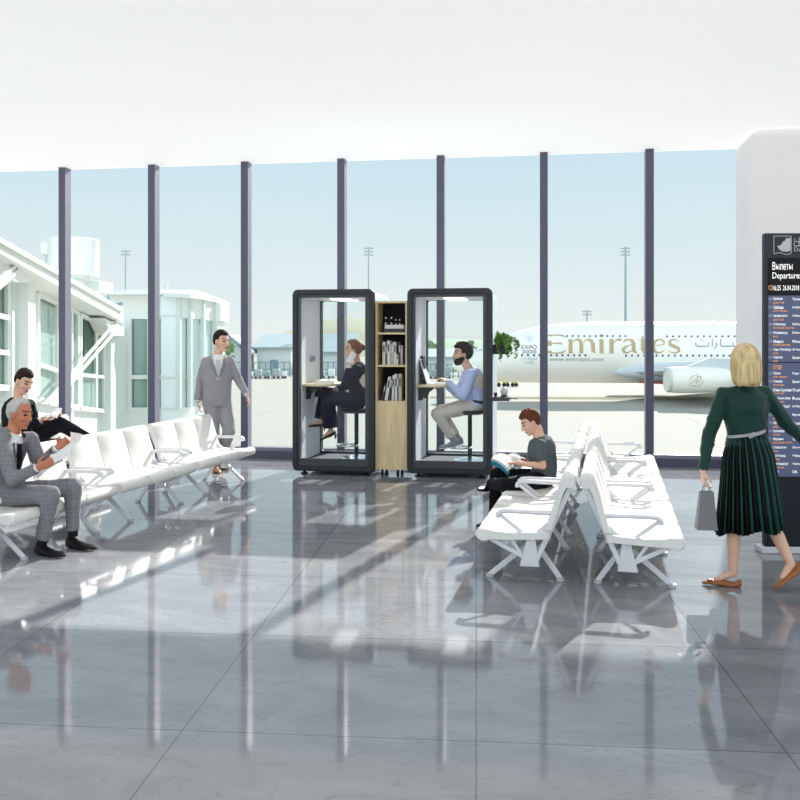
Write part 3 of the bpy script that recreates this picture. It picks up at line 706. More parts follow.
tree(221, 341, 196, 10, 'smaller green tree behind the head of the standing man', 5)
tree(429, 339, 300, 15, 'green tree seen through the left part of the right booth', 2)
tree(438, 343, 310, 14, 'smaller green tree touching the window post in the right booth', 3)
tree(471, 339, 310, 9, 'small dark tree above the cockpit of the aircraft', 4)
# ================================================================== the aircraft
AD = 120.0
M_pl = mat('aircraft_white', sr(250, 246, 234), .35, var=.015, scale=.2, coat=.2)
M_plb = mat('aircraft_belly', sr(214, 214, 206), .4, var=.03, scale=.2)
M_win = mat('cabin_window', sr(60, 74, 100), .2)
M_wing = mat('wing_grey', sr(205, 212, 214), .4, var=.03, scale=.2)
M_gold = mat('gold_lettering', sr(192, 168, 124), .4, metal=.1, var=.14, scale=.5)
M_greyl = mat('grey_lettering', sr(150, 156, 158), .5)
M_navyl = mat('navy_lettering', sr(84, 92, 110), .5)
M_bluel = mat('pale_blue_lettering', sr(160, 200, 216), .5)
X0 = (452 - 400) * AD / F
pl = empty('passenger_aircraft', C(X0, AD, GZ), TH, 'huge white double-deck passenger aircraft with gold lettering parked outside', 'aircraft')
PZ = lambda z: z - GZ                               # eye-frame height to the aircraft's own height
ST = [(0, -1.72, -1.88, .1), (.35, -1.15, -2.3, .62), (.9, -.65, -2.7, 1.15), (1.8, -.1, -3.05, 1.7), (3, .45, -3.4, 2.25), (5, 1.35, -3.75, 2.85), (7, 2.2, -3.95, 3.2), (9.5, 3.0, -4.05, 3.4), (12, 3.55, -4.1, 3.5), (16, 3.95, -4.12, 3.56), (20, 4.05, -4.12, 3.57), (34, 4.05, -4.12, 3.57), (48, 4.05, -4.0, 3.57), (58, 4.0, -2.2, 3.0), (66, 3.6, .6, 1.8), (72, 3.0, 2.2, .5)]
def stat(s):
    for a, b in zip(ST, ST[1:]):
        if a[0] <= s <= b[0]:
            t = (s - a[0]) / (b[0] - a[0]); return [a[k] + (b[k] - a[k]) * t for k in range(1, 4)]
    return list(ST[-1][1:])
def skin(s, z, off=.04):                            # point of the near side of the fuselage
    zt, zb, hw = stat(s); zc = (zt + zb) / 2; h = (zt - zb) / 2; u = max(-1, min(1, (z - zc) / h))
    return V((s, -hw * math.sqrt(max(0, 1 - abs(u) ** 2.2)) - off, PZ(z)))
mb = MB(); rings = []
for s, zt, zb, hw in ST:
    zc = (zt + zb) / 2; h = (zt - zb) / 2; rg = []
    for j in range(48):
        a = 2 * PI * j / 48; cz = math.sin(a); rg.append(V((s, math.copysign(hw * max(0, 1 - abs(cz) ** 2.2) ** .5, math.cos(a)), PZ(zc + h * cz))))
    rings.append(rg)
mb.loft(rings).build('fuselage', M_pl, pl, smooth=True, auto=False)
S = lambda px: (px - 452) * AD / F
Z = lambda py: EYE - (py - HZ) * AD / F
def on_skin(px, py, off=.04):                       # where the line of sight meets the near side
    d = AD - 3.5
    for _ in range(5):
        p = skin((px - 400) * d / F - X0, EYE - (py - HZ) * d / F, off); d = AD + p.y
    return p
def disc(px, py, r, name, m, n=12, sq=1):
    mb = MB(); c = [on_skin(px + r * math.cos(2 * PI * i / n), py + sq * r * math.sin(2 * PI * i / n)) for i in range(n)]
    mb.add(c, [list(range(n))]); return mb.build(name, m, pl)
for i in range(9): disc(567 + i * 5.75, 336, 1.0, 'cabin_window', M_win)
for px in (619.8, 625.6): disc(px, 336, 1.0, 'cabin_window', M_win)
for i in range(13): disc(667 + i * 6.15, 336.3, 1.0, 'cabin_window', M_win)
for px in (522, 528, 534, 539.5): disc(px, 355.2, 1.15, 'cabin_window', M_win)
for i in range(7): disc(551 + i * 5.75, 355.3, 1.15, 'cabin_window', M_win)
for i in range(19): disc(626 + i * 6.1, 355.6, 1.1, 'cabin_window', M_win)
for i, (a, b, c, d) in enumerate(((471.5, 474.5, 348.6, 351.0), (475.3, 478.2, 347.2, 350.6), (479, 482, 346.4, 350.2), (482.8, 485.6, 346.6, 350))):
    MB().add([on_skin(a, d), on_skin(b, d), on_skin(b, c), on_skin(a, c)], [(0, 1, 2, 3)]).build('cockpit_window', M_win, pl)
# lettering
def T(mb, text, x0, x1, y0, y1, name, m):
    put_text(mb, text, x0, x1, -y1, -y0, lambda u, v: on_skin(u, -v)); return mb.build(name, m, pl)
T(MB(), 'www.emirates.com', 549, 603.5, 357.2, 361.2, 'lettering', M_greyl)
T(MB(), 'EXPO', 521.5, 536.8, 345.3, 349, 'lettering', M_navyl)
T(MB(), '2020', 522, 536.3, 349.9, 353.4, 'lettering', M_navyl)
T(MB(), 'DUBAI', 521.3, 537, 357.3, 360.2, 'lettering', M_bluel)
T(MB(), 'UAE', 524.2, 534.5, 361, 364, 'lettering', M_bluel)
mb = MB()
for i in range(9):
    for rr in (1.3, 2.6, 3.8):
        a = 2 * PI * (i + rr) / 9; cx_, cy = 529.5 + rr * math.cos(a), 338.5 + rr * math.sin(a)
        mb.add([on_skin(cx_ + .38 * math.cos(2 * PI * k / 8), cy + .38 * math.sin(2 * PI * k / 8)) for k in range(8)], [list(range(8))])
mb.build('emblem', M_bluel, pl)
# big serif word: strokes with thick stems and hair-thin joins, in photo units
mb = MB(); fn = lambda x, y: on_skin(x, y); B = 353.4; XH = 339.2
stroke(mb, [(549.6, 334.6), (549.6, 343), (549.6, B)], [4.2, 4.2, 4.2], fn)
stroke(mb, [(549, 335.1), (557, 335.0), (562.5, 335.3), (566, 337.4)], [1.0, 1.2, 1.6, .4], fn)
stroke(mb, [(551, 343.2), (556, 343.2), (561, 343.0), (562.3, 344.6)], [1.0, 1.0, 1.6, .5], fn)
stroke(mb, [(549, 353.0), (557, 353.0), (563, 352.4), (566, 350.0)], [1.0, 1.2, 2.0, .5], fn)
def stem(x, top, w=4.0, foot=True):
    stroke(mb, [(x, top), (x, (top + B) / 2), (x, B)], w, fn)
    stroke(mb, [(x - w * .5 - 1.3, top + 1.6), (x - w * .2, top + .3), (x + w * .3, top)], [.3, 1.1, .6], fn)
    if foot: stroke(mb, [(x - w * .5, B - .3), (x + w * .5 + 1.3, B - .3)], [.7, .4], fn)
stem(570.6, XH); stroke(mb, [(572.3, 342.6), (575, 340), (578, 339.3), (580.4, 341), (581.4, 344.5), (581.4, B)], [.5, 1.2, 2.2, 3.4, 3.9, 3.9], fn)
stroke(mb, [(583, 342.6), (586, 340), (589, 339.3), (591.6, 341), (593, 344.5), (593.2, 350.5), (595.2, B - .2)], [.5, 1.2, 2.2, 3.4, 4.0, 3.8, .8], fn)
stem(601.6, XH); mb.add([fn(601.6 + 2.1 * math.cos(2 * PI * k / 14), 335.6 + 1.5 * math.sin(2 * PI * k / 14)) for k in range(14)], [list(range(14))])
stem(611.6, XH); stroke(mb, [(613.3, 343), (616, 340.3), (619, 339.3), (621.4, 340.0)], [.5, 1.2, 2.4, 2.8], fn)
stroke(mb, [(623.4, 341.8), (626, 339.9), (629.5, 339.4), (632.4, 340.6), (633.6, 343.6), (633.8, 350.5), (636.4, B - .1)], [2.0, 1.8, 1.6, 3.2, 4.0, 3.8, .8], fn)
stroke(mb, [(632.6, 344.4), (628, 345.8), (624.4, 347.6), (623.2, 349.8), (624.4, 352.2), (627.4, 352.9), (630.6, 351.4), (632.4, 349)], [.6, 1.4, 2.8, 3.4, 3.0, 1.4, .9, .6], fn)
stroke(mb, [(642.6, 335.4), (642.8, 343), (642.9, 349.4), (644.4, 352.5), (647.4, 352.8), (649.6, 350.8)], [1.0, 4.0, 4.0, 3.2, 1.6, .4], fn)
stroke(mb, [(638.6, 340.0), (643, 339.6), (648.8, 339.6)], [.5, 1.1, 1.1], fn)
stroke(mb, [(653.4, 346.2), (659, 345.2), (664.0, 344.2), (664.2, 341.6), (661.4, 339.4), (657.4, 339.7), (654, 342.4), (652.8, 346.4), (654, 350.4), (657.4, 352.8), (661.4, 352.4), (664.8, 349.6)], [.7, .8, 1.0, 2.0, 1.4, 1.8, 3.4, 4.0, 3.6, 1.8, 1.2, .4], fn)
stroke(mb, [(678.6, 341.8), (676, 339.7), (672.4, 339.5), (669.6, 341.4), (670.0, 344.2), (674.2, 346.4), (678.6, 348.4), (679.2, 351), (676.2, 353), (671.6, 352.7), (668.2, 350)], [.5, 1.0, 1.6, 2.8, 3.4, 3.4, 3.2, 2.8, 1.6, 1.0, .4], fn)
mb.build('lettering', M_gold, pl)
# the second word, in Arabic script, read from the right
mb = MB()
for pts, ws in (([(695.8, 342.6), (695.9, 345.4), (697.6, 346.2), (704, 346.3), (708.6, 346.0), (708.6, 342.4)], [1.2, 1.2, 1.2, 1.2, 1.2, 1.0]),
                ([(712.4, 339.2), (712.2, 346.3)], 1.2), ([(716.2, 342.6), (716.8, 345.6), (715.6, 347.6), (713.2, 348.4)], [1.2, 1.2, 1.0, .5]),
                ([(720.6, 339.0), (720.4, 344.8), (722, 346.2), (728, 346.3), (733.2, 346.0), (733.2, 342.2)], [1.2, 1.2, 1.2, 1.2, 1.2, 1.0]),
                ([(733.2, 346.2), (738, 346.3), (742, 346.0), (744, 343.4), (742, 341.6), (740, 343.8), (741, 346)], 1.1), ([(748.4, 338.8), (748.4, 346.2)], 1.2)): stroke(mb, pts, ws, fn)
for x in (701, 703): stroke(mb, [(x - .6, 340.2), (x + .5, 340.2)], 1.0, fn)
mb.build('lettering', M_greyl, pl)
# belly fairing, near wing, engine
YC = -3.2
def pod(x0, x1, cy, cz, prof, name, m, n=28, sq=1):
    mb = MB(); return mb.ell([(V((x0 + (x1 - x0) * t, cy, cz + dz)), V((0, 1, 0)), V((0, 0, 1)), r, r * sq) for t, r, dz in prof], n).build(name, m, pl, smooth=True)
dS = lambda px, d: (px - 400) * d / F - X0          # own x of a pixel at depth d
dZ = lambda py, d: PZ(EYE - (py - HZ) * d / F)
pod(dS(614, 117), dS(900, 117), -3.0, dZ(372.5, 117), ((0, .05, 0), (.03, .55, .05), (.08, .95, .1), (.16, 1.25, .1), (.3, 1.4, 0), (.9, 1.4, -.2), (1, .5, 0)), 'wing_root_fairing', M_wing)
# wing: swept towards the viewer and to the right, leading edge first
w = MB(); rings = []
for t in (0, .15, .4, .7, 1):
    yy = -3.0 - 33 * t; le = dS(628, 117) + 30 * t; ch = 16 * (1 - t) + 4 * t; th = 1.5 * (1 - t) + .3 * t; zz = dZ(372, 117) + 2.3 * t
    rings.append([V((le + ch * u, yy, zz + th * v)) for u, v in ((0, 0), (.04, .3), (.18, .55), (.45, .55), (.8, .22), (1, 0), (.8, -.1), (.45, -.4), (.18, -.45), (.04, -.28))])
w.loft(rings).build('wing', M_wing, pl, smooth=True)
w = MB(); rings = []
for t in (0, .4, 1):
    yy = 3.0 + 33 * t; le = dS(628, 117) + 30 * t; ch = 16 * (1 - t) + 4 * t; th = 1.5 * (1 - t) + .3 * t; zz = dZ(372, 117) + 2.3 * t
    rings.append([V((le + ch * u, yy, zz + th * v)) for u, v in ((0, 0), (.18, .55), (.45, .55), (1, 0), (.45, -.4), (.18, -.45))])
w.loft(rings).build('wing', M_wing, pl, smooth=True)
ED = 107.0; ex = dS(667, ED); ez = dZ(379.8, ED); ey = ED - AD
en = pod(ex, ex + 9.5, ey, ez, ((0, 1.36, 0), (.012, 1.46, 0), (.10, 1.56, 0), (.35, 1.58, 0), (.65, 1.45, .02), (.85, 1.1, .05), (1, .7, .08)), 'engine_cowling', M_pl)
MB().ell([(V((ex - .02, ey, ez)), V((0, 1, 0)), V((0, 0, 1)), r, r) if 0 else (V((ex + dx, ey, ez)), V((0, 1, 0)), V((0, 0, 1)), r, r) for dx, r in ((.35, 1.30), (-.05, 1.33), (-.09, 1.40), (.02, 1.48), (.25, 1.53))], 28, False).build('intake_lip', M_plb, en, smooth=True)
MB().prism([(ex + 1.8, ey - .2, ez + 1.4), (ex + 8, ey - .2, ez + .9), (ex + 12, ey - .2, ez + 2.2), (ex + 5, ey - .2, ez + 2.6)], (0, .4, 0)).build('pylon', M_wing, en)
mb = MB(); fe = lambda px, py: V((dS(px, ED - 1.6), ey - math.sqrt(max(0, 1.60 ** 2 - (dZ(py, ED - 1.6) - ez) ** 2)) - .02, dZ(py, ED - 1.6)))
for pts in ([(689.5, 380.5), (691, 377.2), (695, 375.5), (699.5, 376.6), (701, 379.4), (699, 381.4), (694.5, 381), (690.5, 382.6), (690, 384.8), (693.4, 386), (698.5, 385.8), (702, 383.6), (704, 380.2)], [(697.6, 373.4), (697.8, 378), (696.6, 384)], [(700.6, 375.4), (701.4, 379)], [(692.8, 378.6), (695.6, 379.6), (698, 378.4)]):
    stroke(mb, pts, .55, fe)
mb.build('emblem', M_gold, en)
ey2 = 13.0
e2 = pod(ex, ex + 9.5, ey2, ez, ((0, 1.4, 0), (.10, 1.56, 0), (.35, 1.58, 0), (.65, 1.45, .02), (1, .7, .08)), 'engine_cowling', M_pl)
mb = MB(); mb.add([V((dS(a, 116.2), -3.75 - .02, dZ(b, 116.2))) for a, b in ((639, 381.4), (668, 382.6), (668, 384.4), (639, 383.0))], [(0, 1, 2, 3)]).prism([V((dS(a, 116.2), -3.74, dZ(b, 116.2))) for a, b in ((639, 381.4), (668, 382.6), (668, 384.4), (639, 383.0))], (0, .3, 0))
mb.build('red_stripe', mat('red_stripe', sr(190, 50, 44), .5), pl)
M_tire = M_eq[3]
for s, y, n in ((4.6, 0, 2), (44, -2.6, 4), (44, 2.6, 4)):
    g = MB().cyl((s, y, .7), (s, y, PZ(-3.6)), .16, 10).build('landing_gear', M_wing, pl, smooth=True)
    for k in range(n):
        x = s + (-.8 if k < 2 else .8) * (n > 2); yy = y + (-.45 if k % 2 else .45)
        MB().cyl((x, yy - .2, .65), (x, yy + .2, .65), .65, 18).build('wheel', M_tire, g, smooth=True)
MB().prism([(60, -.2, PZ(3.6)), (69, -.2, PZ(3.2)), (76, -.2, PZ(15)), (71, -.2, PZ(15))], (0, .4, 0)).build('tail_fin', M_pl, pl)
# ================================================================== terminal building on the left
M_tw = mat('terminal_white', sr(228, 231, 226), .6, var=.02, scale=.5)
M_tg = mat('terminal_panel', sr(206, 216, 209), .6, var=.05, scale=.8)
M_tgl = mat('tinted_glass', sr(146, 174, 164), .08, var=.30, scale=.5, spec=.8)
M_tdk = mat('green_reveal', sr(38, 84, 66), .5, var=.2, scale=2)
A0, A1 = V((-8.0, 18.0)), V((-10.65, 34.0))         # plan line of the sloping gangway facade
def gdp(px):
    t = (-8 * 900 - (px - 400) * 18) / ((px - 400) * 16 + 2.65 * 900); return 18 + 16 * t
def G(px, py, out=0):                               # facade point, pushed out towards the viewer side
    dr = RT * ((px - 400) / F) + FW - UP * ((py - HZ) / F); o = C(*A0) + gn * out
    k = (o.dot(gn)) / dr.dot(gn); return dr * k + UP * EYE
gu = (C(*A1) - C(*A0)).normalized(); gn = V((gu.y, -gu.x, 0))
gw = empty('sloping_gangway', C(-9, 24, GZ), 0, 'sloping white glazed terminal gangway with diagonal struts at the far left', 'gangway'); GL = V(gw.location)
def poly(mb, pts, out, th):
    ps = [G(a, b, out) for a, b in pts]; return mb.prism(ps, -gn * th)
poly(MB(), [(-60, 204), (0, 237), (60, 271.5), (123, 308), (123, 322), (60, 287), (0, 253), (-60, 219)], .7, 2.6).shifted(GL).build('roof_fascia', M_tw, gw)
poly(MB(), [(-60, 206), (0, 239), (60, 273.5), (123, 310), (123, 312.5), (60, 276), (0, 242), (-60, 209)], .78, .1).shifted(GL).build('gutter', M_tg, gw)
poly(MB(), [(-60, 222), (0, 256), (123, 325), (123, 405), (123, 640), (-60, 700)], -.12, .3).shifted(GL).build('wall', M_tw, gw)
def pane(pts, rails, mulls, col=None):
    f = poly(MB(), pts, -.08, .03).shifted(GL).build('window_glass', col or M_tgl, gw)
    m = MB(); n = len(pts)
    for i in range(n): m.beam(G(*pts[i], .02), G(*pts[(i + 1) % n], .02), .08, .12)
    for a, b in rails: m.beam(G(*a, .03), G(*b, .03), .07, .10)
    for a, b in mulls: m.beam(G(*a, .03), G(*b, .03), .07, .10)
    m.shifted(GL).build('window_frame', M_tw, gw)
pane([(-60, 250), (8, 283), (8, 388), (-60, 384)], [((-60, 300), (8, 318)), ((-60, 345), (8, 353))], [((-24, 268), (-24, 386))])
poly(MB(), [(8, 283), (12, 285), (12, 389), (8, 388)], -.02, .1).shifted(GL).build('reveal', M_tdk, gw)
poly(MB(), [(12.5, 280), (28, 285), (28, 470), (12.5, 470)], .1, .25).shifted(GL).build('wall_panel', M_tg, gw)
poly(MB(), [(28.5, 268), (35.5, 271), (35.5, 480), (28.5, 490)], .3, .4).shifted(GL).build('column', M_tw, gw)
pane([(37.5, 294), (78, 313), (78, 407), (37.5, 399)], [((37.5, 364), (78, 378))], [((57.5, 303.5), (57.5, 403)), ((71.5, 310), (71.5, 405.6))])
pane([(80.5, 315), (104, 326), (104, 411), (80.5, 408)], [((80.5, 375), (104, 377))], [((96, 322), (96, 410))])
poly(MB(), [(84, 319), (95, 325), (95, 373), (84, 371)], -.05, .02).shifted(GL).build('opened_window', M_tdk, gw)
poly(MB(), [(105, 328), (110.5, 331), (110.5, 425), (105, 424)], -.02, .1).shifted(GL).build('reveal', M_tdk, gw)
poly(MB(), [(111, 330), (124, 334), (124, 470), (111, 470)], .25, .5).shifted(GL).build('column', M_tg, gw)
poly(MB(), [(104, 318), (124, 327), (124, 336), (112, 335)], .5, .5).shifted(GL).build('bracket', M_tw, gw)
poly(MB(), [(8, 262), (30, 272), (30, 283), (14, 281)], .5, .5).shifted(GL).build('bracket', M_tw, gw)
for a, b in (((116, 322), (48, 402)), ((119, 327), (54, 402)), ((16, 265), (-60, 333)), ((19, 269), (-60, 341))):
    MB().beam(G(*a, .5), G(*b, .9), .05, .08).shifted(GL).build('strut', M_tw, gw)
# flat-roofed block at the end of the gangway
bk = empty('terminal_block', C(-9, 36, GZ), 0, 'flat-roofed white terminal block with glazed bay beyond the gangway', 'building'); KL = V(bk.location); BD = 35.6
def K(px, py, d=BD): return P(px, py, d)
def kpoly(pts, th, name, m, d=BD, par=bk):
    return MB().prism([K(a, b, d) for a, b in pts], FW * th).shifted(KL).build(name, m, par)
dz0 = BD
kpoly([(104, 289.5), (164, 289.5), (164, 294.5), (104, 294.5)], 8, 'roof_edge', M_tw, BD - .5)
kpoly([(104, 294.5), (161, 294.5), (161, 316), (104, 316)], .5, 'wall', M_tw)
kpoly([(124, 316), (129, 316), (129, 470), (124, 470)], .5, 'column', M_tw)
kpoly([(129, 411), (161, 411), (161, 545), (129, 545)], .5, 'wall', M_tw)
g = kpoly([(129, 316), (161, 316), (161, 411), (129, 411)], .04, 'window_glass', M_tgl, BD + .15)
kpoly([(129.2, 325), (133, 325), (133, 407), (129.2, 407)], .05, 'reveal', M_tdk, BD + .08)
m = MB()
for a, b in (((129, 317), (161, 317)), ((129, 377), (161, 377)), ((129, 409.5), (161, 409.5)), ((149.5, 316), (149.5, 411)), ((130, 316), (130, 411))): m.beam(K(*a), K(*b), .12, .16)
m.shifted(KL).build('window_frame', M_tw, bk)
kpoly([(161, 296), (179, 296), (179, 545), (161, 545)], .8, 'pier', mat('pale_blue_panel', sr(222, 233, 233), .5, var=.03), BD - .3)
for y in (315, 377, 408): kpoly([(160.5, y), (179.5, y), (179.5, y + 1), (160.5, y + 1)], .1, 'joint', M_tg, BD - .36)
# faceted bay curving away
bay = [(179, 35.4), (190, 36.2), (203, 37.4), (214, 39.2), (222, 41.6)]
ytop = [298, 298.5, 300, 302.5, 304]; yg = [318, 318.5, 319.5, 321, 322.5]; ysl = [408, 407, 405.5, 404, 402]
mw, mg, mf, mr_ = MB(), MB(), MB(), MB()
for i in range(4):
    (p0, d0), (p1, d1) = bay[i], bay[i + 1]; nrm = (P(p1, 340, d1) - P(p0, 340, d0)).cross(UP).normalized(); nrm = nrm if nrm.dot(FW) > 0 else -nrm
    q = lambda y0, y1, th, o=0, mb_=None: mb_.prism([P(p0, y0[i], d0) + nrm * o, P(p1, y0[i + 1], d1) + nrm * o, P(p1, y1[i + 1], d1) + nrm * o, P(p0, y1[i], d0) + nrm * o], nrm * th)
    q(ytop, yg, .3, 0, mw); q(ysl, [y + 120 for y in ysl], .3, 0, mw); q(yg, ysl, .04, .1, mg)
    q([377] * 5, [378.2 - k * .1 for k in range(5)], .1, 0, mf)
for (p0, d0), a, b in zip(bay, ytop, ysl): mf.beam(P(p0, a, d0 - .05), P(p0, b, d0 - .05), .16, .2)
mw.shifted(KL).build('wall', M_tw, bk); mg.shifted(KL).build('window_glass', mat('pale_window', sr(196, 214, 210), .06, var=.15, scale=.3, spec=.8), bk); mf.shifted(KL).build('window_frame', M_tg, bk)
eave = [P(a, y, d - .7) for (a, d), y in zip([(163, 34.9)] + bay[1:4] + [(226, 41.6), (230, 44.5)], (296.5, 298, 299.5, 302, 304.5, 306))]
inner = [P(163, 290.5, 36.5), P(178, 290, 37.6), P(192, 290, 38.6), P(202, 291.5, 40.4), P(207, 293.5, 42.6), P(210, 295, 45)]
for lv, dz in ((eave, 0), ):
    mr_.loft([[*eave, P(163, 303, 46)], [*[p + UP * .16 for p in eave], P(163, 299, 46)], [*inner, P(163, 293, 46)]])
mr_.shifted(KL).build('roof', mat('bay_roof', sr(226, 232, 230), .5, var=.03), bk)
# tank and plant on the gangway roof
tk = empty('rooftop_tank', P(74, 276, 30), 0, 'white cylindrical tank on the terminal roof', 'tank'); M_tank = mat('tank_white', sr(234, 235, 231), .5, var=.02, scale=.4)
k = 30 / F
MB().tube([(0, 0, -3 * k), (0, 0, 0)], 15 * k, 20).build('plinth', M_tg, tk); MB().tube([(0, 0, 0), (0, 0, 34 * k), (0, 0, 35.5 * k), (0, 0, 37 * k)], [24 * k, 24 * k, 24.6 * k, 22 * k], 40).build('drum', M_tank, tk, smooth=True)
MB().box((-26 * k, -6 * k, 27 * k), (9 * k, 10 * k, 13 * k)).build('ladder_box', M_tank, tk, bevel=.06); MB().cyl((-27 * k, -6 * k, 0), (-27 * k, -6 * k, 22 * k), .04).build('pipe', M_tg, tk)
ub = empty('rooftop_unit', P(92, 287, 31), TH, 'boxy white air handling unit beside the rooftop tank', 'air handling unit')
MB().box((0, .4, 0), (22 * k, 1.4, 12 * k)).build('housing', M_tank, ub, bevel=.03); MB().box((3 * k, -.33, 0), (13 * k, .06, 9 * k)).build('grille', M_tg, ub)
fl = empty('rooftop_camera', P(107, 299, 33.6), TH, 'small dark camera bracket on the roof edge of the gangway', 'camera')
MB().beam((-.35, 0, .08), (.1, 0, .02), .06, .06).beam((.05, 0, -.1), (.05, 0, .25), .05, .05).build('arm', M_hd, fl); MB().beam((.2, 0, -.25), (.6, 0, -.16), .1, .1).beam((.2, 0, -.2), (.1, 0, .02), .04, .04).build('head', M_hd, fl)
rl = empty('roof_rail', P(164, 290, 35.4), TH, 'short roof access rail above the pier of the terminal block', 'rail')
MB().cyl((-.1, 0, 0), (-.1, 0, .35), .025).cyl((.14, 0, 0), (.14, 0, .35), .025).cyl((-.1, 0, .35), (.14, 0, .35), .025).build('rail', M_tg, rl)
# ================================================================== people
def frame(f, u):                                    # head-like frame: forward, right, up
    f = V(f).normalized(); r = f.cross(V(u)).normalized(); u = r.cross(f)
    return f, r, u
def bakew(mb, name, mats, parent, base, voxel=.008, smooth=5, fac=.5, cut=None):
    me = bake(mb, name, mats, voxel, smooth, fac)
    if cut:
        bm = bmesh.new(); bm.from_mesh(me); kill = [f for f in bm.faces if cut(f.calc_center_median())]
        bmesh.ops.delete(bm, geom=kill, context='FACES'); bm.to_mesh(me); bm.free()
    me.transform(Matrix.Translation(-V(base)))
    o = link(name, me, parent)
    if name in ('trousers', 'jacket', 'shirt', 't_shirt'): wrinkle(o, .006 if name != 'shirt' else .005, (9, 9, 5), len(me.vertices) % 17, 1.3)
    return o
def wrinkle(o, amp, sc, seed, slant=0):             # soft ridged folds in the cloth itself
    me = o.data; nrm = [v.normal.copy() for v in me.vertices]
    for v, n in zip(me.vertices, nrm):
        p = v.co; q = V((p.x * sc[0] + seed + p.z * slant * 3, p.y * sc[1], p.z * sc[2] - p.x * slant * 2))
        g = noise.noise(q + V((noise.noise(q * .6), 0, noise.noise(q * .5 + V((9, 0, 0))))) * .8); v.co = p + n * (amp * ((1 - abs(g) * 2.6) ** 2 * (1 if abs(g) < .385 else 0) - .35))
def add_hand(mb, wrist, dirv, palm, k=1.0, curl=.6, thumb=1, spread=.16):
    """palm: outward normal of the palm side; thumb: +1/-1 picks the edge the thumb leaves from"""
    d = V(dirv).normalized(); n = V(palm); n = (n - d * n.dot(d)).normalized(); s = d.cross(n) * thumb   # s points to the thumb edge
    w = V(wrist)
    X, Y = s, n
    mb.ell([(w - d * .015 * k, X, Y, .024 * k, .019 * k), (w + d * .02 * k, X, Y, .029 * k, .017 * k), (w + d * .06 * k, X, Y, .038 * k, .015 * k), (w + d * .092 * k, X, Y, .037 * k, .012 * k)], 14)
    for i, (off, L, r) in enumerate(((.029, .070, .0085), (.010, .078, .0088), (-.010, .072, .0084), (-.028, .056, .0075))):
        p = w + d * .086 * k + s * off * k; a = spread * (1 - i * .66) ; dd = (d + s * a).normalized(); pts = [p - d * .02 * k, p]; c = 0
        for j, fr in enumerate((.42, .32, .26)):
            c += curl * (.55 + .35 * j); q = dd * math.cos(c) + n * math.sin(c)
            pts.append(pts[-1] + q * L * fr * k)
        mb.limb(pts, [r * k * 1.05, r * k, r * k, r * k * .93, r * k * .8], 8)
    t0 = w + d * .022 * k + s * .02 * k
    t1 = t0 + (d * .55 + s * .8 + n * .25).normalized() * .036 * k; t2 = t1 + (d * .85 + s * .35 + n * (.2 + .4 * curl)).normalized() * .030 * k; t3 = t2 + (d * .9 + n * (.2 + .6 * curl)).normalized() * .024 * k
    mb.limb([t0, t1, t2, t3], [.014 * k, .0115 * k, .0098 * k, .0082 * k], 8)
def add_head(mb, c, f, u, k, neck, female=False):
    f, r, u = frame(f, u); Rm = Matrix((f, r, u)).transposed(); at = lambda a, b, z: V(c) + (f * a + r * b + u * z) * k
    jw = .92 if female else 1.0
    mb.ell([(at(-.012, 0, .03), f, r, .097 * k, .075 * k), (at(-.014, 0, -.01), f, r, .088 * k, .071 * k), (at(-.018, 0, -.045), f, r, .068 * k, .062 * k), (at(-.02, 0, -.075), f, r, .052 * k, .052 * k)], 20)
    mb.sph(at(-.012, 0, .032), [.098 * k, .076 * k, .086 * k], Rm, 20, 14)
    mb.ell([(at(.012, 0, .045), f, r, .080 * k, .068 * k), (at(.016, 0, .0), f, r, .078 * k, .066 * k), (at(.024, 0, -.045), f, r, .068 * k, .058 * k * jw), (at(.036, 0, -.082), f, r, .052 * k, .045 * k * jw), (at(.050, 0, -.106), f, r, .034 * k, .030 * k * jw), (at(.056, 0, -.114), f, r, .018 * k, .018 * k)], 20)
    mb.limb([at(.088, 0, .022), at(.104, 0, -.008), at(.112, 0, -.026)], [.0085 * k, .011 * k, .0135 * k], 10)
    for s in (-1, 1):
        mb.sph(at(.098, s * .011, -.029), [.012 * k, .008 * k, .008 * k], Rm, 8, 6)
        mb.sph(at(-.004, s * .078, -.008), [.021 * k, .009 * k, .033 * k], Rm, 10, 8)
        mb.sph(at(.078, s * .032, .030), [.014 * k, .024 * k, .008 * k], Rm, 10, 6)
        mb.sph(at(.064, s * .042, -.022), [.026 * k, .022 * k, .020 * k], Rm, 10, 6)
    mb.sph(at(.090, 0, -.056), [.012 * k, .024 * k, .0065 * k], Rm, 10, 6); mb.sph(at(.088, 0, -.069), [.012 * k, .021 * k, .0075 * k], Rm, 10, 6)
    mb.sph(at(.083, 0, -.100), [.013 * k, .018 * k, .012 * k], Rm, 10, 6)
    mb.limb([at(-.028, 0, -.03), at(-.03, 0, -.10), V(neck)], [.056 * k, .051 * k * jw, .056 * k * jw], 16)
    return at, Rm
def face_marks(me, c, f, u, k, brow, lips=True):     # lips, brows and eyes as colour regions of the one skin, eyeballs as islands
    f, r, u = frame(f, u); c = V(c)
    for p in me.polygons:
        q = p.center - c; a, b, z = q.dot(f) / k, q.dot(r) / k, q.dot(u) / k
        if a < .05: continue
        if lips and abs(z + .062) < .0105 and abs(b) < .026 * (1 - abs(z + .062) * 40): p.material_index = 1
        elif .034 < z - abs(abs(b) - .034) * .1 < .045 and .012 < abs(b) < .054: p.material_index = 2
        elif abs(z - .012) < .0065 and abs(abs(b) - .033) < .013: p.material_index = 3
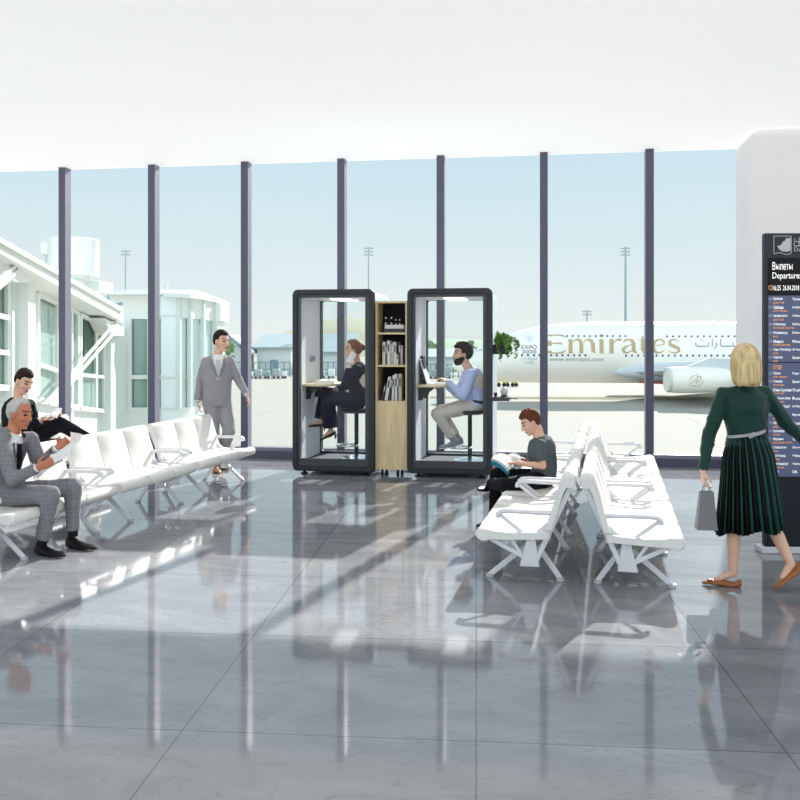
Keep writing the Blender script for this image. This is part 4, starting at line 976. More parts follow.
def add_hair(name, parent, base, c, f, u, k, m, front=.62, temple=.42, side=.05, back=-.62, thick=.014, noise_=.006, vol=(1, 1, 1), top=.0, seed=0, burn=True):
    f, r, u = frame(f, u); Rm = Matrix((f, r, u)).transposed(); mb = MB(); nu, nv = 56, 40
    def line(x):                                    # lower edge of the hair by how far forward the direction points
        ks = [(-1, back), (-.45, back), (-.2, back * .6 + side * .4), (-.08, side), (.16, side), (.30, side - .22 if burn else side + .05), (.36, temple), (.62, front), (1, front)]
        for (a, b), (c_, d) in zip(ks, ks[1:]):
            if a <= x <= c_: return b + (d - b) * (x - a) / (c_ - a)
        return front
    mb.sph((0, 0, 0), 1, None, nu, nv)
    vs = []
    for p in mb.v:
        n = p.normalized(); h = math.hypot(n.x, n.y); fx = n.x / max(h, .25) if h > .25 else n.x / .25
        e = line(max(-1, min(1, fx))); t = max(0, min(1, (n.z - e) / .14 + .5)); t = t * t * (3 - 2 * t)
        g = noise.noise(V((n.x * 7 + seed, n.y * 7, n.z * 5))) * noise_ + noise.noise(V((n.x * 18, n.y * 18 + seed, n.z * 9))) * noise_ * .5
        off = -.016 + t * (.016 + thick + g + top * max(0, n.z) ** 2)
        if n.z < 0:
            hh = max(h, 1e-4); w_ = (1 - abs(n.z) ** 3) ** .5; dx, dy = n.x / hh * w_, n.y / hh * w_; pull = 1 - .16 * n.z * n.z
            q = V((dx * (.098 + off * vol[0]) * (pull if dx < 0 else 1) - .012, dy * (.0775 + off * vol[1]) * pull, n.z * .118 + .032))
        else: q = V((n.x * (.098 + off * vol[0]) - .012, n.y * (.0775 + off * vol[1]), n.z * (.087 + off * vol[2]) + .032))
        vs.append(V(c) + Rm @ (q * k) - V(base))
    mb.v = vs
    return mb.build(name, m, parent, smooth=True, auto=False)
def add_shoe(name, parent, base, ankle, toe, m, k=1.0, up=UP, heel=0, open_=False, sole=None, flat=False):
    ankle = V(ankle); toe = V(toe)
    if flat: ankle.z = .080 * k; toe.z = .0235 * k; up = UP
    d = toe - ankle; upv = V(up).normalized()
    fd = (d - upv * d.dot(upv)).normalized(); r = fd.cross(upv); L = .26 * k
    zs = toe.dot(upv)                               # toe height is the middle of the toe box
    heelp = ankle - fd * .055 * k; fl = lambda t, z: heelp + fd * (L * t) + upv * (toe - heelp).dot(upv) * t + upv * z
    h = (ankle - toe).dot(upv)
    rings = []
    hh = .045 if open_ else .075
    for t, w, hgt, lo in ((0, .020, hh * .8, -.075), (.04, .030, hh, -.08), (.2, .034, hh + .01 if not open_ else hh * .8, -.08), (.38, .036, .052 if open_ else .072, -.07), (.6, .043, .04, -.045), (.8, .043, .032, -.028), (.94, .03, .024, -.022), (1.0, .012, .014, -.016)):
        z0 = lo * k * (.8 if heel else .95); z1 = z0 + (hgt * (1 if t > .3 else 1.15)) * k
        cc = fl(t, (z0 + z1) / 2)
        rings.append((cc, r, upv, w * k, (z1 - z0) / 2))
    mb = MB(); mb.ell(rings, 18)
    o = mb.shifted(base).build(name, m, parent, smooth=True)
    if heel:
        p = fl(.08, -.07 * k); e = p - UP * heel
        MB().tube([p, p.lerp(e, .6), e], [.018, .009, .007], 8).shifted(base).build('heel', m, o, smooth=True)
    elif sole:
        mb = MB(); mb.ell([(fl(t, z * k * .95 - .004), r, upv, (w + .003) * k, .008) for t, w, z in ((0, .02, -.075), (.04, .03, -.08), (.3, .034, -.075), (.6, .043, -.047), (.9, .035, -.026), (1, .012, -.02))], 14)
        mb.shifted(base).build('sole', sole, o, smooth=True)
    return o
class Figure:
    def __init__(s, name_label, px, d, group=None, base_px=None):
        s.d = d; s.base = base_px if base_px is not None else C((px - 400) * d / F, d, 0)
        s.root = empty('person', s.base, 0, name_label, 'person', group); s.J = {}
    def j(s, **kw):
        for k, v in kw.items(): s.J[k] = P(v[0], v[1], s.d + (v[2] if len(v) > 2 else 0))
        return s
    def spine(s, t):                                # pelvis (0) to base of neck (1), gently curved
        a, b, c = s.J['pelvis'], s.J['belly'], s.J['neck']; return a * (1 - t) ** 2 + b * 2 * t * (1 - t) + c * t * t
    def axes(s, t):
        hl = (s.J['hipR'] - s.J['hipL']).normalized(); sl = (s.J['shR'] - s.J['shL']).normalized(); l = (hl * (1 - t) + sl * t).normalized()
        up = (s.spine(min(1, t + .05)) - s.spine(max(0, t - .05))).normalized(); l = (l - up * l.dot(up)).normalized()
        return l, up.cross(l), up                   # lateral (towards own right), forward, up
    def torso(s, mb, prof, pad=0, n=24):
        rings = []
        for t, ra, rb, fo in prof:
            l, f, up = s.axes(max(0, min(1, t))); c = s.spine(max(0, min(1, t)))
            if t < 0: c = c + up * t * (s.J['neck'] - s.J['pelvis']).length
            rings.append((c + f * fo, l, f, ra + pad, rb + pad))
        return mb.ell(rings, n)
    def local(s, p):                                # torso coordinates of a world point: (along spine, to own right, forward)
        v = s.J['neck'] - s.J['pelvis']; t = (p - s.J['pelvis']).dot(v) / v.length_squared; l, f, up = s.axes(max(0, min(1, t))); q = p - s.spine(max(0, min(1, t)))
        return t, q.dot(l), q.dot(f)
MALE = [(-.10, .150, .112, 0), (.0, .165, .122, 0), (.2, .158, .115, .008), (.4, .160, .112, .01), (.6, .175, .120, .012), (.78, .182, .118, .006), (.9, .150, .090, -.004), (.97, .085, .065, 0), (1.02, .060, .056, 0)]
FEMALE = [(-.10, .158, .115, 0), (.0, .168, .122, 0), (.2, .145, .105, .005), (.38, .122, .092, .006), (.6, .142, .108, .014), (.78, .152, .104, .006), (.9, .125, .080, -.004), (.97, .075, .058, 0), (1.02, .052, .050, 0)]
def prof(base, k, pad=0, lo=-1, hi=2): return [(t, a * k + pad, b * k + pad, f * k) for t, a, b, f in base if lo <= t <= hi]
def body(F_, k, skin, head_f, head_u, hands, female=False, voxel=.0075, marks=True, legs=True, bare=False):
    J = F_.J; mb = MB(); F_.torso(mb, prof(FEMALE if female else MALE, k * .9))
    for s in 'LR':
        mb.limb([J['sh' + s], J['el' + s], J['wr' + s]], [.042 * k, .036 * k, .025 * k])
        a, b = J['el' + s], J['wr' + s]; mb.limb([a.lerp(b, .3)], [.038 * k])
        if legs:
            mb.limb([J['hip' + s], J['kn' + s], J['kn' + s].lerp(J['an' + s], .35), J['an' + s]], [.072 * k, .048 * k, .047 * k, .031 * k])
            if bare: mb.limb([J['an' + s], J['an' + s].lerp(J['to' + s], .62)], [.03 * k, .02 * k])
        dirv, palm, curl, th = hands[s]; add_hand(mb, J['wr' + s], dirv, palm, k, curl, th)
    add_head(mb, J['head'], head_f, head_u, k * F_.hk, J['neck'], female)
    me = bake(mb, 'body', [skin, M_lip, M_brow, M_eye], voxel, 3, .4)
    if marks: face_marks(me, J['head'], head_f, head_u, k * F_.hk, M_brow)
    me.transform(Matrix.Translation(-F_.base)); return link('body', me, F_.root)
def sleeves(F_, mb, k, r=(.066, .054, .040), end=.97):
    J = F_.J
    for s in 'LR':
        e = J['el' + s].lerp(J['wr' + s], end); u_ = (J['neck'] - J['pelvis']).normalized(); mb.limb([J['neck'].lerp(J['sh' + s], .3) - u_ * .035 * k, J['sh' + s]], [.05 * k, r[0] * k * .93]); mb.limb([J['sh' + s], J['sh' + s].lerp(J['el' + s], .5), J['el' + s]], [r[0] * k * .95, (r[0] + r[1]) / 2 * k * .98, r[1] * k]); mb.tube([J['el' + s], e], [r[1] * k, r[2] * k], 14)
def trousers(F_, k, m, r=(.098, .074, .060, .056), name='trousers', end=.93, top=.16, female=False):
    J = F_.J; mb = MB(); F_.torso(mb, prof(FEMALE if female else MALE, k, .006, -1, .1) + [(top, .152 * k, .112 * k, .004)])
    for s in 'LR':
        a = J['an' + s]; e = J['kn' + s].lerp(a, end)
        mb.limb([J['hip' + s], J['hip' + s].lerp(J['kn' + s], .5), J['kn' + s]], [r[0] * k, (r[0] + r[1]) * .5 * k, r[1] * k])
        mb.tube([J['kn' + s], J['kn' + s].lerp(e, .5), e], [r[1] * k, r[2] * k, r[3] * k], 16)
    return bakew(mb, name, m, F_.root, F_.base, .009, 5)
def jacket(F_, k, m, button=.30, vw=.085, low=-.22, r=(.066, .056, .044), name='jacket', skirt=.185):
    J = F_.J; mb = MB(); p = prof(MALE, k, .014, 0, .9)
    if low < 0: p = [(low, skirt * k, .14 * k, 0), (-.1, skirt * k * .99, .138 * k, 0)] + p
    p += [(.955, .118 * k, .088 * k, -.004), (1.0, .072 * k, .068 * k, -.008), (1.04, .064 * k, .064 * k, -.01)]
    F_.torso(mb, p); sleeves(F_, mb, k, r)
    def cut(c):
        t, l, f = F_.local(c)
        return (f > .02 and t > button and abs(l) < vw * k * min(1, (t - button) / (.92 - button)) and t < 1.2) or t > .99 and math.hypot(l, f) < .05 * k
    o = bakew(mb, name, m, F_.root, F_.base, .008, 6, cut=cut)
    sol = o.modifiers.new('cloth', 'SOLIDIFY'); sol.thickness = .006; sol.offset = -1
    return o
def front(F_, t, l, off, k, P_=MALE):               # point on the chest: height along the spine, sideways, lifted off the surface
    pr = prof(P_, k)
    for a, b in zip(pr, pr[1:]):
        if a[0] <= t <= b[0]:
            q = (t - a[0]) / (b[0] - a[0]); ra, rb, fo = [a[i] + (b[i] - a[i]) * q for i in (1, 2, 3)]; break
    else: ra, rb, fo = pr[-1][1:]
    L_, f, up = F_.axes(t); c = F_.spine(t); return c + L_ * l + f * (fo + (rb + off) * math.sqrt(max(0, 1 - (l / (ra + off)) ** 2)))
def ribbon(F_, name, m, rows, k, off, parent=None, th=.006):
    mb = MB(); A = []; B = []
    for t, l0, l1 in rows: A += [front(F_, t, l0, off, k), front(F_, t, l1, off, k)]; B += [front(F_, t, l0, off + th, k), front(F_, t, l1, off + th, k)]
    n = len(rows); mb.v = [p for p in A + B]; o = 2 * n
    for i in range(n - 1):
        a = 2 * i; mb.f += [[a, a + 2, a + 3, a + 1], [o + a, o + a + 1, o + a + 3, o + a + 2], [a, o + a, o + a + 2, a + 2], [a + 1, a + 3, o + a + 3, o + a + 1]]; mb.mi += [0] * 4
    mb.f += [[0, 1, o + 1, o], [2 * n - 2, o + 2 * n - 2, o + 2 * n - 1, 2 * n - 1]]; mb.mi += [0, 0]
    return mb.shifted(F_.base).build(name, m, parent or F_.root, smooth=True)
def lapels(F_, m, k, button, vw, par):
    for s in (-1, 1):
        ribbon(F_, 'lapel', m, [(button + .01, 0, s * .012 * k), (button + (.92 - button) * .5, s * vw * .48 * k, s * (vw * .5 + .035) * k), (button + (.92 - button) * .74, s * vw * .70 * k, s * (vw * .72 + .05) * k), (.86, s * vw * .84 * k, s * (vw * .86 + .02) * k), (.91, s * vw * .74 * k, s * (vw * .88) * k)], k, .022, par)
def shirt(F_, k, m, name='shirt', r=None, lo=0, pad=.005, cuff=None):
    mb = MB(); F_.torso(mb, prof(MALE, k, pad, lo, .9) + [(.965, .086 * k, .070 * k, -.002), (1.0, .063 * k, .061 * k, 0), (1.04, .060 * k, .059 * k, 0)])
    if r: sleeves(F_, mb, k, r)
    else:
        for s in 'LR':
            mb.limb([F_.J['sh' + s], F_.J['sh' + s].lerp(F_.J['el' + s], .25)], [.050 * k, .052 * k])
            a, b = F_.J['el' + s], F_.J['wr' + s]; mb.tube([a.lerp(b, .86), a.lerp(b, 1.02)], [.033 * k, .034 * k], 12)
    return bakew(mb, name, m, F_.root, F_.base, .0075, 4)
def suit_mat(name, c, check=0):
    m = mat(name, c, .85, var=.10, scale=40, bump=.12, bscale=14, spec=.12, sheen=.04)
    if check:
        nt = m.node_tree; b = nt.nodes['Principled BSDF']; src = b.inputs['Base Color'].links[0].from_socket; tc = nt.nodes.new('ShaderNodeTexCoord'); prev = src
        for ax in ('X', 'Z'):
            w_ = nt.nodes.new('ShaderNodeTexWave'); w_.bands_direction = ax; w_.inputs['Scale'].default_value = 9; nt.links.new(tc.outputs['Object'], w_.inputs[0])
            r_ = nt.nodes.new('ShaderNodeMapRange'); r_.inputs['From Min'].default_value = .86; r_.inputs['To Min'].default_value = 1; r_.inputs['To Max'].default_value = 1 + check
            nt.links.new(w_.outputs['Fac'], r_.inputs[0]); x = nt.nodes.new('ShaderNodeMix'); x.data_type = 'RGBA'; x.blend_type = 'MULTIPLY'; x.inputs[0].default_value = 1
            nt.links.new(prev, x.inputs[6]); nt.links.new(r_.outputs[0], x.inputs[7]); prev = x.outputs[2]
        nt.links.new(prev, b.inputs['Base Color'])
    return m
M_suit = suit_mat('grey_check_suit', sr(126, 126, 130), .2); M_suitd = suit_mat('grey_suit_lapel', sr(108, 108, 112))
M_suit2 = suit_mat('plain_grey_suit', sr(152, 149, 153)); M_suit2d = suit_mat('plain_grey_lapel', sr(136, 133, 137))
M_blk = suit_mat('black_suit', sr(24, 24, 28)); M_blkd = suit_mat('black_lapel', sr(18, 18, 22)); M_navy = suit_mat('dark_navy_cloth', sr(16, 20, 44))
M_shirtw = mat('white_shirt', (.82, .82, .83), .8, var=.03, bump=.1, bscale=20); M_tie = mat('dark_tie', (.012, .012, .016), .95, spec=.1)
M_leather = mat('black_leather', (.012, .010, .010), .3, var=.2); M_sock = mat('black_sock', (.012, .012, .014), .9)
def socks(F_, k, m=M_sock):
    for s in 'LR':
        a, b = F_.J['kn' + s], F_.J['an' + s]; MB().tube([a.lerp(b, .78), a.lerp(b, 1.05)], [.043 * k, .038 * k], 14).shifted(F_.base).build('sock', m, F_.root, smooth=True)
def hair_mat(name, c1, c2):
    m = wood_mat(name, c1, c2, (16, 16, 1.0)); return m
# ------------------------------------------------------------------ 1. the older man with the newspaper
p = Figure('grey-haired seated man in grey suit reading a newspaper on the left bench', 8, 6.95); p.hk = 1.0; K1 = .94
p.j(pelvis=(1, 494), belly=(-6, 462), neck=(14, 431), head=(20, 414), hipR=(3, 496, -.10), hipL=(5, 494, .10), knR=(51, 495, -.28), anR=(42, 543, -.26), toR=(64, 553, -.34), knL=(73, 487, -.02), anL=(73, 534, -.04), toL=(97, 547, -.12),
    shR=(3, 444.5, -.13), elR=(12, 480, -.25), wrR=(37, 468, -.30), shL=(31, 439, .11), elL=(40, 466, .12), wrL=(57, 448, -.02))
hf = RT * .93 - FW * .30 - UP * .22
body(p, K1, M_skinb, hf, UP + RT * .1, {'R': (RT * .9 + UP * .35, UP * .5 - FW * -.5 + FW * .6, .75, 1), 'L': (RT * .8 + UP * .55, -FW, .7, -1)})
shirt(p, K1, M_shirtw); trousers(p, K1, M_suit); jk = jacket(p, K1, M_suit, .22, .068, -.12); lapels(p, M_suitd, K1, .22, .072, jk)
ribbon(p, 'tie', M_tie, [(.3, -.03 * K1, .03 * K1), (.55, -.036 * K1, .036 * K1), (.86, -.022 * K1, .022 * K1), (.90, -.026 * K1, .026 * K1)], K1, .018, None, .012)
add_hair('hair', p.root, p.base, p.J['head'], hf, UP + RT * .1, K1 * p.hk, mat('silver_hair', sr(190, 186, 184), .7, var=.2, scale=60, bump=.4, bscale=120), front=.74, temple=.25, side=-.14, back=-.86, thick=.012, noise_=.004, seed=2)
socks(p, K1)
for s in 'RL': add_shoe('shoe', p.root, p.base, p.J['an' + s], p.J['to' + s], M_leather, 1.06, flat=True)
# the newspaper he holds
def sheet(mb, pts, th):                              # a slightly bowed paper sheet from four corners
    a, b, c, d = pts; nrm = (b - a).cross(d - a).normalized(); n = 6; top = []; bot = []
    for i in range(n + 1):
        for jx in range(n + 1):
            u, v = i / n, jx / n; q = (a * (1 - u) + b * u) * (1 - v) + (d * (1 - u) + c * u) * v; q = q + nrm * (.018 * math.sin(PI * u) + .01 * math.sin(PI * 2 * v))
            top.append(q); bot.append(q - nrm * th)
    o = len(mb.v); mb.v += top + bot; m = (n + 1) ** 2; I = lambda i, jx: i * (n + 1) + jx
    for i in range(n):
        for jx in range(n):
            mb.f += [[o + I(i, jx), o + I(i + 1, jx), o + I(i + 1, jx + 1), o + I(i, jx + 1)], [o + m + I(i, jx), o + m + I(i, jx + 1), o + m + I(i + 1, jx + 1), o + m + I(i + 1, jx)]]; mb.mi += [0, 0]
    for e in ([(I(i, 0), I(i + 1, 0)) for i in range(n)] + [(I(i + 1, n), I(i, n)) for i in range(n)] + [(I(0, i + 1), I(0, i)) for i in range(n)] + [(I(n, i), I(n, i + 1)) for i in range(n)]):
        mb.f.append([o + e[0], o + m + e[0], o + m + e[1], o + e[1]]); mb.mi.append(0)
D1 = 6.72
nwb = P(52, 462, D1); nw = empty('newspaper', nwb, 0, 'pale folded newspaper held open by the grey-haired man', 'newspaper')
q = lambda x, y, dd: P(x, y, D1 + dd) - nwb
mb = MB(); sheet(mb, [q(33, 478.5, .0), q(51, 455, .12), q(77, 441, .20), q(61, 460, .02)], .004); mb.build('page', M_paper, nw, smooth=True)
mb = MB(); sheet(mb, [q(36, 480, .03), q(63, 461, .05), q(70, 448, .2), q(50, 458, .16)], .003); mb.build('page', M_page, nw, smooth=True)
mb = MB(); sheet(mb, [q(66, 449, .24), q(71, 432, .26), q(82, 434, .22), q(76, 444, .2)], .004); mb.build('page', M_page, nw, smooth=True)
# ------------------------------------------------------------------ 2. the young man with crossed legs
p = Figure('young man in black suit sitting with crossed legs and looking at papers', 20, 9.45); p.hk = 1.0; K2 = 1.0
p.j(pelvis=(17, 444), belly=(12, 424), neck=(18.5, 399), head=(23.5, 382), hipR=(18, 446, -.1), hipL=(19, 445, .1), knR=(60, 424, -.08), anR=(101, 446, -.08), toR=(114, 440, -.1), knL=(62, 446, .14), anL=(63, 484, .14), toL=(80, 491, .12),
    shR=(9, 408, -.17), elR=(16, 432, -.22), wrR=(40, 420, -.18), shL=(29.5, 405, .17), elL=(36, 427, .14), wrL=(49, 417, -.02))
hf = RT * .80 - FW * .42 - UP * .40
body(p, K2, M_skin, hf, UP + RT * .2, {'R': (RT + UP * .1, UP, .6, 1), 'L': (RT * .9 - FW * .3, UP, .6, -1)})
shirt(p, K2, M_shirtw); trousers(p, K2, M_blk, (.098, .078, .066, .062)); jk = jacket(p, K2, M_blk, .22, .09, -.12); lapels(p, M_blkd, K2, .22, .09, jk)
M_brown = mat('dark_brown_hair', sr(46, 34, 28), .75, var=.3, scale=40, bump=.4, bscale=120)
add_hair('hair', p.root, p.base, p.J['head'], hf, UP + RT * .2, K2 * p.hk, M_brown, front=.52, temple=.22, side=-.02, back=-.62, thick=.007, top=.026, seed=4)
socks(p, K2)
for s in 'RL': add_shoe('shoe', p.root, p.base, p.J['an' + s], p.J['to' + s], M_leather, 1.0, up=UP if s == 'L' else (UP + RT * .55), flat=s == 'L')
ob = P(56, 416, 9.28); pp = empty('paper_sheet', ob, 0, 'small white papers held by the young man with crossed legs', 'paper'); q = lambda x, y, dd: P(x, y, 9.28 + dd) - ob
mb = MB(); sheet(mb, [q(46, 418, -.05), q(57, 418, -.05), q(62, 408, .12), q(52, 411, .12)], .004); mb.build('page', M_page, pp, smooth=True)
# ------------------------------------------------------------------ 3. the standing man
p = Figure('standing dark-haired man in plain grey suit and white shirt walking behind the left bench', 219, 11.02); p.hk = 1.02; K3 = 1.0
p.j(pelvis=(217, 402), belly=(217, 380), neck=(218, 354.5), head=(221.5, 341.5), hipR=(211, 404, -.03), hipL=(224, 403, .03), knR=(213, 433, -.06), anR=(215, 461.5, -.06), toR=(218, 467, -.22), knL=(229, 431, -.08), anL=(221, 459.5, .16), toL=(228, 467, .02),
    shR=(206, 362, -.02), elR=(200.5, 382, .02), wrR=(197.5, 401, -.04), shL=(230, 361.5, .04), elL=(238, 379, .04), wrL=(246.5, 394.5, -.04))
hf = RT * .80 - FW * .58 - UP * .12
body(p, K3, M_skin, hf, UP, {'R': (RT * .25 - UP, RT, .35, 1), 'L': (RT * .35 - UP, -RT, .5, 1)})
shirt(p, K3, M_shirtw); trousers(p, K3, M_suit2, (.10, .078, .068, .062)); jk = jacket(p, K3, M_suit2, .52, .075, -.05, skirt=.178); lapels(p, M_suit2d, K3, .52, .075, jk); ribbon(p, 'tie', mat('silver_tie', sr(186, 188, 196), .5), [(.5, -.028, .028), (.75, -.026, .026), (.90, -.02, .02)], K3, .014, None, .008)
add_hair('hair', p.root, p.base, p.J['head'], hf, UP, K3 * p.hk, M_brown, front=.56, temple=.2, side=-.06, back=-.7, thick=.010, top=.018, seed=6)
for s in 'RL': add_shoe('shoe', p.root, p.base, p.J['an' + s], p.J['to' + s], mat('tan_leather', sr(150, 104, 66), .35), 1.0, flat=True)
# ------------------------------------------------------------------ 4. the woman in the left booth
dA = (POD_Y + .50) / math.cos(TH) - math.tan(TH) * (-.52)
p = Figure('auburn-haired woman in dark navy suit phoning on a stool in the left booth', 355, dA, base_px=V((st.location.x, st.location.y, FLOORZ))); p.hk = .99; K4 = .96
p.j(pelvis=(355.5, 402.5), belly=(361, 384), neck=(357.5, 362.5), head=(353.2, 349.5), hipL=(355, 403, -.09), hipR=(355, 402, .09), knL=(327.5, 396, -.10), anL=(331, 431, -.08), toL=(319, 441, -.08), knR=(326, 393.5, .08), anR=(321, 422, .02), toR=(312.5, 425.5, .02),
    shL=(357, 369.5, -.15), elL=(344.5, 384, -.22), wrL=(349.5, 367, -.11), shR=(355, 369, .14), elR=(347, 386, .16), wrR=(335, 390, .03))
hf = -RT * .97 - FW * .08 - UP * .05
body(p, K4, M_skin, hf, UP - RT * .08, {'L': (UP * .9 + RT * .1, FW + RT * .4, .7, -1), 'R': (-RT - UP * .2, -UP, .4, 1)}, True, bare=True)
mb = MB(); F4 = p; p.torso(mb, prof(FEMALE, K4, .014, 0, .9) + [(.955, .10 * K4, .075 * K4, -.004), (1.01, .066 * K4, .062 * K4, -.006)]); sleeves(p, mb, K4, (.064, .052, .042), .9)
jk = bakew(mb, 'jacket', M_navy, p.root, p.base, .008, 5)
trousers(p, K4, M_navy, (.105, .092, .095, .098), end=.90, female=True)
for s in 'LR':
    a, b = p.J['el' + s], p.J['wr' + s]; MB().tube([a.lerp(b, .84), a.lerp(b, .97)], [.038, .034], 12).shifted(p.base).build('cuff', M_shirtw, p.root, smooth=True)
M_aub = mat('auburn_hair', sr(124, 66, 36), .6, var=.3, scale=40, bump=.3, bscale=120)
h4 = add_hair('hair', p.root, p.base, p.J['head'], hf, UP - RT * .08, K4 * p.hk, M_aub, front=.60, temple=.1, side=-.25, back=-.80, thick=.018, seed=8)
f_, r_, u_ = frame(hf, UP - RT * .08)
MB().sph(p.J['head'] - f_ * .118 + u_ * .022 - p.base, [.040, .038, .042], None, 16, 10).build('bun', M_aub, h4, smooth=True)
M_heel = mat('dark_pump', (.02, .012, .012), .35)
for s in 'LR': add_shoe('pump', p.root, p.base, p.J['an' + s], p.J['to' + s], M_heel, .86, up=UP - RT * (.55 if s == 'L' else .2), heel=.055, open_=True)
pc = P(351.3, 357.5, dA - .13); ph = empty('mobile_phone', pc, 0, 'white mobile phone held to the ear by the woman', 'phone')
R_ = Matrix.Rotation(TH, 3, 'Z') @ Matrix.Rotation(.5, 3, 'Y'); MB().box((0, 0, 0), (.07, .012, .14), R_).build('case', M_white, ph, bevel=.004)
MB().box(R_ @ V((0, .0068, 0)), (.062, .001, .125), R_).build('display', M_black, ph)
# ------------------------------------------------------------------ 5. the bearded man in the right booth
dB = (POD_Y + .50) / math.cos(TH) - math.tan(TH) * .78
p = Figure('bearded dark-haired man in light blue shirt typing on a stool in the right booth', 470, dB, base_px=V((st2.location.x, st2.location.y, FLOORZ))); p.hk = 1.02; K5 = 1.0
p.j(pelvis=(474.5, 405), belly=(479, 388), neck=(468.5, 368), head=(462, 354), hipL=(473, 406, -.09), hipR=(473, 405, .09), knL=(437, 414, -.12), anL=(453.5, 440, -.08), toL=(439, 447, -.1), knR=(440.5, 411, .10), anR=(458, 438, .06), toR=(446, 446, .06),
    shL=(471.5, 374.5, -.17), elL=(463, 396, -.22), wrL=(447.5, 381.5, -.12), shR=(466.5, 374, .16), elR=(459, 395, .16), wrR=(446, 384, .06))
hf = -RT * .97 - FW * .2 - UP * .04
body(p, K5, M_skin, hf, UP - RT * .05, {'L': (-RT + UP * .45, -UP - RT * .3, .8, 1), 'R': (-RT - UP * .2, -UP, .6, -1)})
M_blue = mat('blue_shirt', sr(190, 203, 240), .8, var=.12, scale=16, bump=.5, bscale=14)
shirt(p, K5, M_blue, 'shirt', (.066, .058, .044), -.02, .016)
trousers(p, K5, mat('stone_trousers', sr(208, 199, 188), .85, var=.08, scale=20, bump=.3, bscale=18), (.098, .074, .062, .056), end=.88)
mb = MB(); l, f, up = p.axes(.1); c = p.spine(.12)
mb.loft([[c + up * dz + l * (ra * math.cos(t)) + f * (rb * math.sin(t)) for t in [2 * PI * i / 32 for i in range(32)]] for dz, ra, rb in ((-.018, .178, .134), (.018, .178, .134), (.018, .165, .12), (-.018, .165, .12))], False, True); mb.shifted(p.base).build('belt', M_leather, p.root, smooth=True)
M_bk = mat('black_curly_hair', sr(26, 20, 18), .8, var=.4, scale=40, bump=.8, bscale=70)
add_hair('hair', p.root, p.base, p.J['head'], hf, UP - RT * .05, K5 * p.hk, M_bk, front=.46, temple=.2, side=-.2, back=-.97, thick=.020, noise_=.020, vol=(1.1, 1, 1), top=.008, seed=11)
# beard: lower face shell
f_, r_, u_ = frame(hf, UP - RT * .05); kk = K5 * p.hk; hc = p.J['head']; at = lambda a, b, z: hc + (f_ * a + r_ * b + u_ * z) * kk
mb = MB(); mb.ell([(at(.0, 0, -.03), f_, r_, .060 * kk, .071 * kk), (at(.014, 0, -.05), f_, r_, .076 * kk, .066 * kk), (at(.03, 0, -.074), f_, r_, .072 * kk, .058 * kk), (at(.044, 0, -.10), f_, r_, .060 * kk, .046 * kk), (at(.056, 0, -.126), f_, r_, .036 * kk, .032 * kk), (at(.06, 0, -.134), f_, r_, .014 * kk, .014 * kk)], 20)
bakew(mb, 'beard', M_bk, p.root, p.base, .006, 4)
MB().ell([(at(.098, 0, -.044), r_, f_, .028 * kk, .012 * kk), (at(.096, 0, -.052), r_, f_, .03 * kk, .012 * kk)], 14).shifted(p.base).build('moustache', M_bk, p.root, smooth=True)
M_gshoe = mat('grey_suede', sr(146, 148, 160), .9, var=.1)
for s in 'LR':
    add_shoe('shoe', p.root, p.base, p.J['an' + s], p.J['to' + s], M_gshoe, .95, up=UP - RT * .28, sole=M_white)
    a, b = p.J['kn' + s], p.J['an' + s]; MB().tube([a.lerp(b, .84), a.lerp(b, 1.05)], [.042, .038], 14).shifted(p.base).build('sock', M_gshoe, p.root, smooth=True)
# ------------------------------------------------------------------ 6. the reading boy
p = Figure('boy in dark grey t-shirt reading a book with one ankle over his knee', 541, 7.72); p.hk = 1.03; K6 = .82
p.j(pelvis=(543, 478), belly=(549, 461), neck=(538.5, 435.5), head=(530.5, 422.5), hipL=(542, 480, -.08), hipR=(541, 479, .08), knL=(508, 485, -.30), anL=(490, 484, -.05), toL=(480, 490, -.15), knR=(497, 474, .02), anR=(494, 515, .02), toR=(480, 523, -.03),
    shL=(540.5, 445, -.14), elL=(543, 466, -.22), wrL=(517, 463, -.20), shR=(534, 444, .14), elR=(532, 464, .20), wrR=(516, 457.5, .05))
hf = -RT * .86 - FW * .16 - UP * .48; hu = UP - RT * .45
body(p, K6, M_skin, hf, hu, {'L': (-RT - UP * .05, UP + FW * .3, .7, 1), 'R': (-RT, UP, .6, -1)}, voxel=.0065)
mb = MB(); p.torso(mb, prof(MALE, K6, .016, -.02, .9) + [(.965, .085 * K6, .068 * K6, -.002), (.99, .064 * K6, .062 * K6, 0)])
for s in 'LR': mb.limb([p.J['sh' + s], p.J['sh' + s].lerp(p.J['el' + s], .5)], [.062 * K6, .062 * K6]); mb.tube([p.J['sh' + s].lerp(p.J['el' + s], .45), p.J['sh' + s].lerp(p.J['el' + s], .8)], [.062 * K6, .066 * K6], 14)
bakew(mb, 't_shirt', mat('charcoal_cotton', sr(84, 92, 96), .9, var=.1, bump=.3, bscale=18), p.root, p.base, .007, 4)
trousers(p, K6, suit_mat('black_denim', sr(20, 21, 26)), (.098, .08, .066, .062), end=.97)
add_hair('hair', p.root, p.base, p.J['head'], hf, hu, K6 * p.hk, mat('brown_hair', sr(92, 52, 34), .65, var=.35, scale=40, bump=.5, bscale=110), front=.46, temple=.15, side=-.10, back=-.80, thick=.014, top=.012, noise_=.008, seed=13)
for s in 'LR': add_shoe('shoe', p.root, p.base, p.J['an' + s], p.J['to' + s], M_leather, .84 if s == 'R' else .78, up=UP if s == 'R' else UP * .8 + RT * .5, flat=s == 'R')
bp = P(503, 466, 7.66); bkk = empty('open_book', bp, 0, 'open blue-green covered book held by the reading boy', 'book'); q = lambda x, y, dd: P(x, y, 7.66 + dd) - bp
